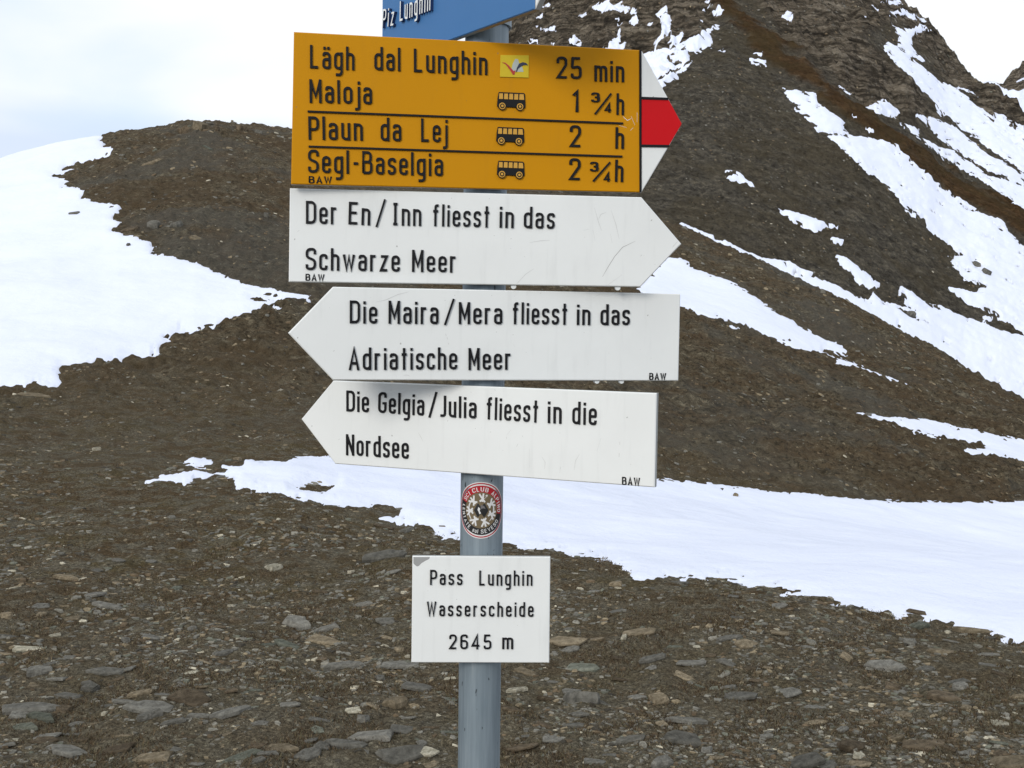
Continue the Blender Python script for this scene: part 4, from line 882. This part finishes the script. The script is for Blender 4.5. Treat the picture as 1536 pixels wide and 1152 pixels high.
def place(u, v, wpx, kind, shape, label, group=None, k=None, rot=None, tilt=0.08, name='stone', g=None):
    g = g or G; Pg = g['P']
    if 'vu' not in g: g['vu'] = np.where(g['vis'], g['u'], 1e6)
    d2 = (g['vu'] - u)**2 + (g['v'] - v)**2; i, j = np.unravel_index(np.argmin(d2), d2.shape)
    p = (g['PS'] if (g['s'][i, j] > 1) else Pg)[i, j]; r = g['r'][i, j]
    k = random.randrange(9) if k is None else k
    o = obj(name, stone_mesh(kind, shape, k), label=label, cat='rock' if name != 'boulder' else 'boulder', group=group)
    i0, i1 = max(i - 3, 0), min(i + 3, Pg.shape[0] - 1); j0, j1 = max(j - 4, 0), min(j + 4, Pg.shape[1] - 1)
    n_ = np.cross(Pg[i1, j] - Pg[i0, j], Pg[i, j1] - Pg[i, j0]); n_ /= np.linalg.norm(n_); n_ = n_ if n_[2] > 0 else -n_
    nrm = (Vector(n_) + Vector((random.uniform(-tilt, tilt), random.uniform(-tilt, tilt), 0))).normalized(); s = wpx * r / FPX
    if rot is None: rot = random.choice((0, math.pi)) + random.uniform(-.5, .5) if shape == 'slab' else random.uniform(0, 6.28)
    o.rotation_mode = 'QUATERNION'; o.rotation_quaternion = Vector((0, 0, 1)).rotation_difference(nrm) @ Quaternion((0, 0, 1), rot)
    o.scale = (s, s * (random.uniform(.55, 1.0) if shape == 'slab' else random.uniform(.75, 1.2)), s * (0.9 if r < 25 else 1.5)); o.location = Vector(p) + Vector((0, 0, s * .012)); return o
HAND = [
 (411, 852, 31, 'pale', 'round', 'rounded pale tan stone alone on brown gravel below the left snow tongue'),
 (483, 961, 60, 'tan', 'slab', 'long pitted ochre stone lying left of the small square sign'),
 (42, 971, 50, 'pale', 'slab', 'whitish grey stone near the left edge above the foreground slabs'),
 (225, 957, 42, 'grey', 'slab', 'light grey slate slab up the slope from the yellowish chip, left foreground'),
 (189, 1004, 42, 'grey', 'slab', 'narrow grey slab lying flat just right of a rounded grey stone at left'),
 (59, 1012, 32, 'grey', 'round', 'rounded grey stone directly above the small yellowish chip at left'),
 (49, 1027, 26, 'tan', 'slab', 'small yellowish stone chip below the rounded grey stone at left'),
 (46, 1066, 88, 'grey', 'slab', 'longest grey slate slab at the left edge of the foreground'),
 (36, 1094, 52, 'green', 'slab', 'tilted greenish slab under the longest slab at the left edge'),
 (105, 1097, 38, 'dark', 'slab', 'dark grey slab right of the tilted greenish slab in the left corner'),
 (342, 1072, 62, 'grey', 'slab', 'flat grey slate slab with a straight front edge in the middle left foreground'),
 (229, 1137, 66, 'tan', 'slab', 'large pale tan rock at the bottom edge left of the post'),
 (360, 1138, 78, 'green', 'slab', 'wide greenish grey slab at the bottom edge left of the post'),
 (558, 1109, 78, 'grey', 'slab', 'big angular grey slab nearest the post on its left side'),
 (516, 1001, 62, 'grey', 'slab', 'sloping grey slab under the left corner of the small square sign'),
 (468, 1003, 28, 'grey', 'slab', 'short grey slab just left of the sloping slab beneath the square sign'),
 (285, 1010, 25, 'pale', 'slab', 'broken white stone chip on brown gravel, left foreground'),
 (337, 1006, 20, 'pale', 'slab', 'tiny white stone chip right of the broken white chip'),
 (434, 1061, 50, 'grey', 'slab', 'peaked grey slab between the straight edged slab and the post'),
 (110, 925, 30, 'tan', 'slab', 'tan flat stone halfway up the left ground below the snow'),
 (100, 868, 36, 'tan', 'slab', 'flat tan slab at left above the halfway tan stone'),
 (357, 689, 18, 'tan', 'round', 'brownish boulder standing at the upper edge of the snow tongue left of the signs'),
 (143, 676, 17, 'pale', 'round', 'small whitish rock alone on dark turf at left'),
 (578, 791, 36, 'brown', 'slab', 'brown flat stone at the lower snow edge left of the sticker'),
 (608, 797, 24, 'grey', 'round', 'stubby grey stone beside the brown flat stone at the lower snow edge'),
 (577, 837, 74, 'dark', 'slab', 'long dark slab pointing at the top left corner of the square sign'),
 (262, 882, 17, 'green', 'round', 'small round greenish stone in the middle of the left ground'),
 (637, 1130, 42, 'pale', 'slab', 'whitish layered stone close to the left side of the post foot'),
 (632, 1117, 20, 'grey', 'round', 'small grey stone leaning on the whitish layered stone by the post'),
 (51, 594, 52, 'tan', 'slab', 'wide brown tan rock just below the big left snow field'),
 (664, 793, 16, 'tan', 'slab', 'small brownish stone on the snow just left of the sticker'),
 (872, 1001, 84, 'green', 'slab', 'thick greenish slab with a dark shadow right of the square sign'),
 (851, 962, 62, 'tan', 'slab', 'tan grey slab beside the right edge of the square sign'),
 (774, 1039, 40, 'pale', 'slab', 'light grey stone right beside the post below the square sign'),
 (857, 1039, 46, 'grey', 'slab', 'narrow grey slab below the thick greenish slab'),
 (963, 951, 62, 'tan', 'slab', 'long tan grey slab right of the square sign'),
 (926, 918, 42, 'grey', 'slab', 'grey flat stone above the long tan grey slab'),
 (978, 994, 44, 'grey', 'slab', 'light grey angular slab below the long tan grey slab'),
 (1027, 1015, 38, 'tan', 'slab', 'pale tan slab lying right of and below the angular slab'),
 (1092, 959, 44, 'grey', 'slab', 'grey slab left of the yellowish flat stone on the right ground'),
 (1118, 968, 37, 'tan', 'slab', 'yellowish flat stone in the middle of the right ground'),
 (1211, 969, 32, 'grey', 'slab', 'square grey slab right of the yellowish flat stone'),
 (1367, 967, 28, 'grey', 'round', 'blocky grey stone in the slate pile below the snow edge at right'),
 (1380, 942, 36, 'green', 'slab', 'greenish slab topmost in the slate pile below the snow edge at right'),
 (1411, 979, 44, 'tan', 'slab', 'tan slab at the right end of the slate pile'),
 (947, 1110, 56, 'dark', 'slab', 'broad dark slab in the foreground right of the post'),
 (1206, 1146, 64, 'dark', 'slab', 'dark angular slab cut by the bottom edge right of the post'),
 (766, 1063, 44, 'brown', 'slab', 'brown slab right beside the post near the bottom'),
 (1499, 1083, 29, 'pale', 'slab', 'pale tan stone near the right edge of the foreground'),
 (1351, 1070, 36, 'tan', 'slab', 'tan stone left of the pale one near the right edge'),
 (1157, 1061, 23, 'pale', 'slab', 'small whitish slab on grey gravel in the right foreground'),
 (1287, 1138, 26, 'pale', 'round', 'small white stone at the bottom edge on the right'),
 (936, 961, 16, 'pale', 'round', 'cream coloured pebble above the thick greenish slab'),
 (1377, 921, 30, 'brown', 'slab', 'brown slab lying in the snow edge at right above the slate pile'),
 (226, 243, 31, 'tan', 'slab', 'tan slab high on the left hill below its top'),
 (110, 323, 25, 'dark', 'slab', 'dark slab alone in the middle of the big left snow field'),
 (194, 373, 8, 'dark', 'round', 'tiny dark stone in the left snow field below the lone slab'),
 (299, 195, 28, 'tan', 'round', 'largest tan boulder on the top of the left hill'),
 (276, 197, 20, 'brown', 'round', 'brown boulder left of the largest one on the hilltop'),
 (365, 199, 17, 'brown', 'round', 'squat brown boulder on the hilltop near the yellow sign'),
 (388, 201, 15, 'dark', 'round', 'dark boulder on the hilltop closest to the yellow sign'),
 (325, 197, 14, 'brown', 'round', 'small brown boulder just right of the largest one on the hilltop'),
 (311, 224, 18, 'green', 'slab', 'greenish slab a little below the largest hilltop boulder'),
 (295, 361, 26, 'tan', 'slab', 'ochre slab half way down the left hill'),
 (231, 343, 19, 'dark', 'round', 'dark mossy boulder on the left hill near the snow edge'),
 (265, 342, 17, 'dark', 'round', 'dark mossy boulder right of its twin on the left hill'),
 (400, 325, 13, 'dark', 'round', 'dark boulder on the hillside beside the upper white sign'),
 (195, 348, 40, 'brown', 'slab', 'low brown ledge jutting over the left snow field'),
 (1304, 624, 9, 'dark', 'round', 'tiny dark stone standing at the tip of the small snow strip at right'),
 (1105, 748, 14, 'tan', 'round', 'tan stone on the upper edge of the broad snow band at right'),
]
for (u, v, wd, kind, shape, lab) in HAND:
    nm = 'boulder' if 'boulder' in lab else 'stone'
    place(u, v, wd, kind, shape, lab, name=nm)
for u, v, wd, lab in ((1464, 396, 17, 'upper dark boulder of the pair lying in the mountain snow at right'), (1478, 413, 13, 'lower dark boulder of the pair lying in the mountain snow at right'), (1367, 473, 15, 'dark boulder in the snow strip behind the brown ridge')):
    place(u, v, wd, 'dark', 'round', lab, name='boulder', g=GM)
# further loose stones one can still pick apart, each named from a landmark beside it
LM = [(411, 852, 'rounded pale stone left of the square sign'), (483, 961, 'long pitted ochre stone'), (42, 971, 'whitish stone at the left edge'), (189, 1004, 'narrow grey slab at left'), (59, 1012, 'rounded grey stone at left'),
      (46, 1066, 'longest slab at the left edge'), (342, 1072, 'straight edged slab at middle left'), (229, 1137, 'pale tan rock at the bottom edge'), (360, 1138, 'wide greenish slab at the bottom edge'), (558, 1109, 'angular grey slab nearest the post'),
      (516, 1001, 'sloping slab under the square sign'), (285, 1010, 'broken white chip at left'), (434, 1061, 'peaked grey slab left of the post'), (110, 925, 'tan stone halfway up at left'), (100, 868, 'flat tan slab at left'),
      (577, 837, 'long dark slab by the square sign'), (262, 882, 'small round greenish stone at left'), (637, 1130, 'whitish layered stone by the post'), (872, 1001, 'thick greenish slab right of the post'),
      (774, 1039, 'light grey stone touching the post'), (963, 951, 'long tan grey slab at right'), (978, 994, 'light angular slab at right'), (1118, 968, 'yellowish flat stone at right'), (1211, 969, 'square grey slab at right'),
      (1367, 957, 'slate pile below the snow edge'), (947, 1110, 'broad dark slab right of the post'), (1206, 1146, 'dark angular slab at the bottom edge'), (1499, 1083, 'pale stone near the right edge'), (1351, 1070, 'tan stone near the right edge'),
      (1157, 1061, 'small whitish slab at right'), (1287, 1138, 'white stone at the bottom right'), (1440, 1135, 'bottom right corner'), (1060, 1130, 'bottom edge right of the post'), (225, 957, 'light grey slab at middle left'), (400, 920, 'bare gravel left of the square sign'), (1050, 880, 'snow edge right of the square sign')]
KW = {'grey': 'grey slate slab', 'tan': 'flat tan stone', 'brown': 'flat brown stone', 'dark': 'dark slate slab', 'pale': 'whitish stone chip', 'green': 'greenish slate slab'}
placed = [(u, v) for u, v, *_ in HAND]; seen = {}; cnt = 0; tries = 0
while cnt < 224 and tries < 12000:
    tries += 1
    u = random.uniform(5, 1531); v = 820 + 330 * random.random() ** 0.75
    if u > 900 and v < 850 + (u - 900) * 0.17: continue
    if (612 < u < 832 and v < 1000) or 682 < u < 756: continue
    if any(abs(u - a) < 26 and abs(v - b) < 11 for a, b in placed): continue
    kind = random.choices(['grey', 'tan', 'brown', 'dark', 'pale', 'green'], [38, 20, 18, 10, 5, 9])[0]
    wd = (random.uniform(15, 27) + (random.random() ** 5) * 34) * (0.75 + 0.75 * (v - 820) / 330) * (0.6 if kind == 'pale' else 1)
    d_, lu, lv, ln = min((math.hypot(u - a, (v - b) * 1.8), a, b, n_) for a, b, n_ in LM)
    rel = ('just ' if d_ < 60 else 'farther ' if d_ > 115 else '') + (('left of' if u < lu else 'right of') if abs(u - lu) > abs(v - lv) * 1.8 else ('above' if v < lv else 'below'))
    size = 'tiny' if wd < 17 else 'small' if wd < 25 else 'medium' if wd < 34 else 'large'
    lab = f'{size} {KW[kind]} {rel} the {ln}'
    if lab in seen and tries < 9000: continue
    seen[lab] = 1; placed.append((u, v)); cnt += 1
    place(u, v, wd, kind, 'slab' if random.random() < .92 else 'round', lab, group='loose stones around the foot of the signpost', tilt=0.16)

# --- uncountable gravel, denser and finer, joined
tV, tF = [], []
variants = []
for k in range(10):
    rg = np.random.default_rng(900 + k); n = 4 + k % 3; A_ = np.sort((np.arange(n) + rg.uniform(-.42, .42, n)) / n * 2 * math.pi); rad = rg.uniform(.34, .55, n)
    x = rad * np.cos(A_); y = rad * np.sin(A_) * rg.uniform(.6, .95); fl = rg.uniform(.04, .15)
    V = [(x[i], y[i], -.1) for i in range(n)] + [(x[i] * .86, y[i] * .86, fl * rg.uniform(.75, 1.15)) for i in range(n)]
    Fc = [(i, (i + 1) % n, n + (i + 1) % n) for i in range(n)] + [(i, n + (i + 1) % n, n + i) for i in range(n)] + [(n, n + i, n + i + 1) for i in range(1, n - 1)]
    variants.append((np.array(V), np.array(Fc)))
def scatter(name, count, jlo, jhi, szf, seed, mat, weights, palette, G=G, th=th, u0=-520, cf=0.9, zs=1.0, u1=2060):
    Pn = G['P']; nc, nr = Pn.shape[:2]
    rg = np.random.default_rng(seed); dense = np.nonzero((th > theta_of(u0)) & (th < theta_of(u1)))[0]
    ci = rg.integers(dense[0], dense[-1], count * 2); cj = rg.integers(jlo, jhi, count * 2)
    u_ = G['u'][ci, cj]; ok = (G['s'][ci, cj] < -1.0) | (rg.random(count * 2) < 0.001); ok &= G['vis'][ci, cj]
    if 'rust' in G: ok &= G['rust'][ci, cj] < 0.3
    clump = fbm(Pn[ci, cj, 0] * cf, Pn[ci, cj, 1] * cf, 333, 3); ok &= rg.random(count * 2) < np.clip(0.6 + 1.1 * clump, 0.06, 1)
    ci, cj = ci[ok][:count], cj[ok][:count]; M_ = len(ci)
    f0 = rg.random(M_); f1 = rg.random(M_)
    P = Pn[ci, cj] * (1 - f0)[:, None] + Pn[np.minimum(ci + 1, nc - 1), cj] * f0[:, None]; P = P + (Pn[ci, np.minimum(cj + 1, nr - 1)] - Pn[ci, cj]) * f1[:, None]
    r = G['r'][ci, cj]; s = szf(rg, M_) * r / FPX
    a = rg.uniform(0, 2 * math.pi, M_); tx = rg.normal(0, .08, M_); ty = rg.normal(0, .08, M_)
    e1 = (Pn[np.minimum(ci + 4, nc - 1), cj] - Pn[ci - 4, cj]); e2 = Pn[ci, np.minimum(cj + 5, nr - 1)] - Pn[ci, cj - 5]
    nn = np.cross(e1, e2); nn /= np.linalg.norm(nn, axis=1)[:, None]; nn *= np.sign(nn[:, 2:3]); gx = -nn[:, 0] / nn[:, 2]; gy = -nn[:, 1] / nn[:, 2]
    vk = rg.integers(0, len(variants), M_); pal = np.array(palette); pc = pal[rg.choice(len(pal), M_, p=weights)] * rg.uniform(.7, 1.2, M_)[:, None]
    Vs, Fs, Cs = [], [], []; off = 0
    for k, (v_, f_) in enumerate(variants):
        m = vk == k; n_ = m.sum()
        if not n_: continue
        ca, sa = np.cos(a[m])[:, None], np.sin(a[m])[:, None]; x = v_[None, :, 0] * ca - v_[None, :, 1] * sa; y = v_[None, :, 0] * sa + v_[None, :, 1] * ca
        z = v_[None, :, 2] * zs * np.ones_like(x) + x * (gx[m] + tx[m])[:, None] + y * (gy[m] + ty[m])[:, None]
        W = np.stack([x, y, z], -1) * s[m][:, None, None] + P[m][:, None]
        Vs.append(W.reshape(-1, 3)); Fs.append((f_[None] + off + (np.arange(n_) * len(v_))[:, None, None]).reshape(-1, 3)); off += n_ * len(v_)
        Cs.append(np.repeat(np.concatenate([pc[m], np.ones((n_, 1))], 1), len(v_), 0))
    me = mesh_np(name, np.concatenate(Vs), None, np.concatenate(Fs), mat, False); add_attr(me, 'col', np.concatenate(Cs), 'FLOAT_COLOR')
    return obj(name, me, kind='stuff')
PAL = [(0.1996, 0.1890, 0.1581), (0.2843, 0.2654, 0.2172), (0.2843, 0.2272, 0.1448), (0.1633, 0.1196, 0.0735), (0.0786, 0.0694, 0.0535), (0.5564, 0.5022, 0.3786), (0.1754, 0.1770, 0.1358)]
WT = [.33, .15, .12, .15, .12, .03, .10]
szn = lambda rg, n: 1.7 + 16 * rg.random(n) ** 4.2
g1 = scatter('gravel', 66000, 8, NH0, szn, 5, MGV, WT, PAL)
szh = lambda rg, n: 1.8 + 9 * rg.random(n) ** 3.5
g2 = scatter('hillside_rubble', 31000, NH0, nr - 14, szh, 6, MGV, [.16, .06, .22, .26, .24, .02, .04], PAL)
g4 = scatter('crest_rubble', 380, nr - 26, nr - 10, lambda rg, n: 3 + 10 * rg.random(n) ** 2.5, 12, MGV, [.15, .05, .25, .25, .28, .0, .02], PAL, cf=0.3, zs=2.6)
g4['label'] = 'broken rocks along the top of the left hill'
g3 = scatter('scree_rubble', 15000, 3, len(s0) - 8, lambda rg, n: 1.4 + 5 * rg.random(n) ** 4, 8, MGV, [.28, .03, .14, .2, .31, .005, .035], PAL, GM, thm, 640, 0.06, u1=1740)
g3['label'] = 'loose stones lying on the scree slope of the mountain'
g1['label'] = 'loose brown and grey slate gravel covering the pass ground'; g2['label'] = 'small stones strewn over the far hillside'

# --- dry moss and grass stems between the stones
def tufts(count, seed):
    rg = np.random.default_rng(seed); dense = np.nonzero((th > theta_of(-500)) & (th < theta_of(2040)))[0]
    ci = rg.integers(dense[0], dense[-1], count * 4); cj = rg.integers(8, NH0 - 1, count * 4)
    P = Pn[ci, cj]; cl_ = fbm(P[:, 0] * 2.2, P[:, 1] * 2.2, 555, 4, .6)
    ok = (cl_ > 0.12) & (G['s'][ci, cj] < -1.5); P = P[ok][:count]; r = G['r'][ci[ok], cj[ok]][:count]; n_ = len(P); c_ = cl_[ok][:count]
    K = 5; P = np.repeat(P, K, 0) + rg.normal(0, 1, (n_ * K, 3)) * np.array([.02, .02, 0]) ; r = np.repeat(r, K)
    L = rg.uniform(.004, .013, n_ * K); wd = r / FPX * rg.uniform(.5, 1.1, n_ * K); a = rg.uniform(0, 6.28, n_ * K); lean = rg.uniform(.3, 1.6, n_ * K) * L
    t = np.stack([np.cos(a), np.sin(a), 0 * a], 1); sd_ = np.stack([np.ones_like(a), 0 * a, 0 * a], 1) * wd[:, None]
    base = P - np.array([0, 0, .003]); top = P + t * lean[:, None] + np.stack([0 * a, 0 * a, L], 1)
    V = np.stack([base - sd_, base + sd_, top], 1).reshape(-1, 3); Fc = np.arange(len(V)).reshape(-1, 3)
    pal = np.array([(0.085, 0.058, 0.034), (0.12, 0.092, 0.054), (0.055, 0.040, 0.026), (0.095, 0.082, 0.046), (0.19, 0.16, 0.11)])
    pc = pal[rg.choice(5, n_ * K, p=[.34, .22, .22, .16, .06])] * rg.uniform(.7, 1.25, n_ * K)[:, None]
    me = mesh_np('dry_grass', V, None, Fc, MGR, False); add_attr(me, 'col', np.repeat(np.concatenate([pc, np.ones((len(pc), 1))], 1), 3, 0), 'FLOAT_COLOR')
    o = obj('dry_grass', me, kind='stuff'); o['label'] = 'short brown dry grass and moss between the stones'
tufts(23000, 9)
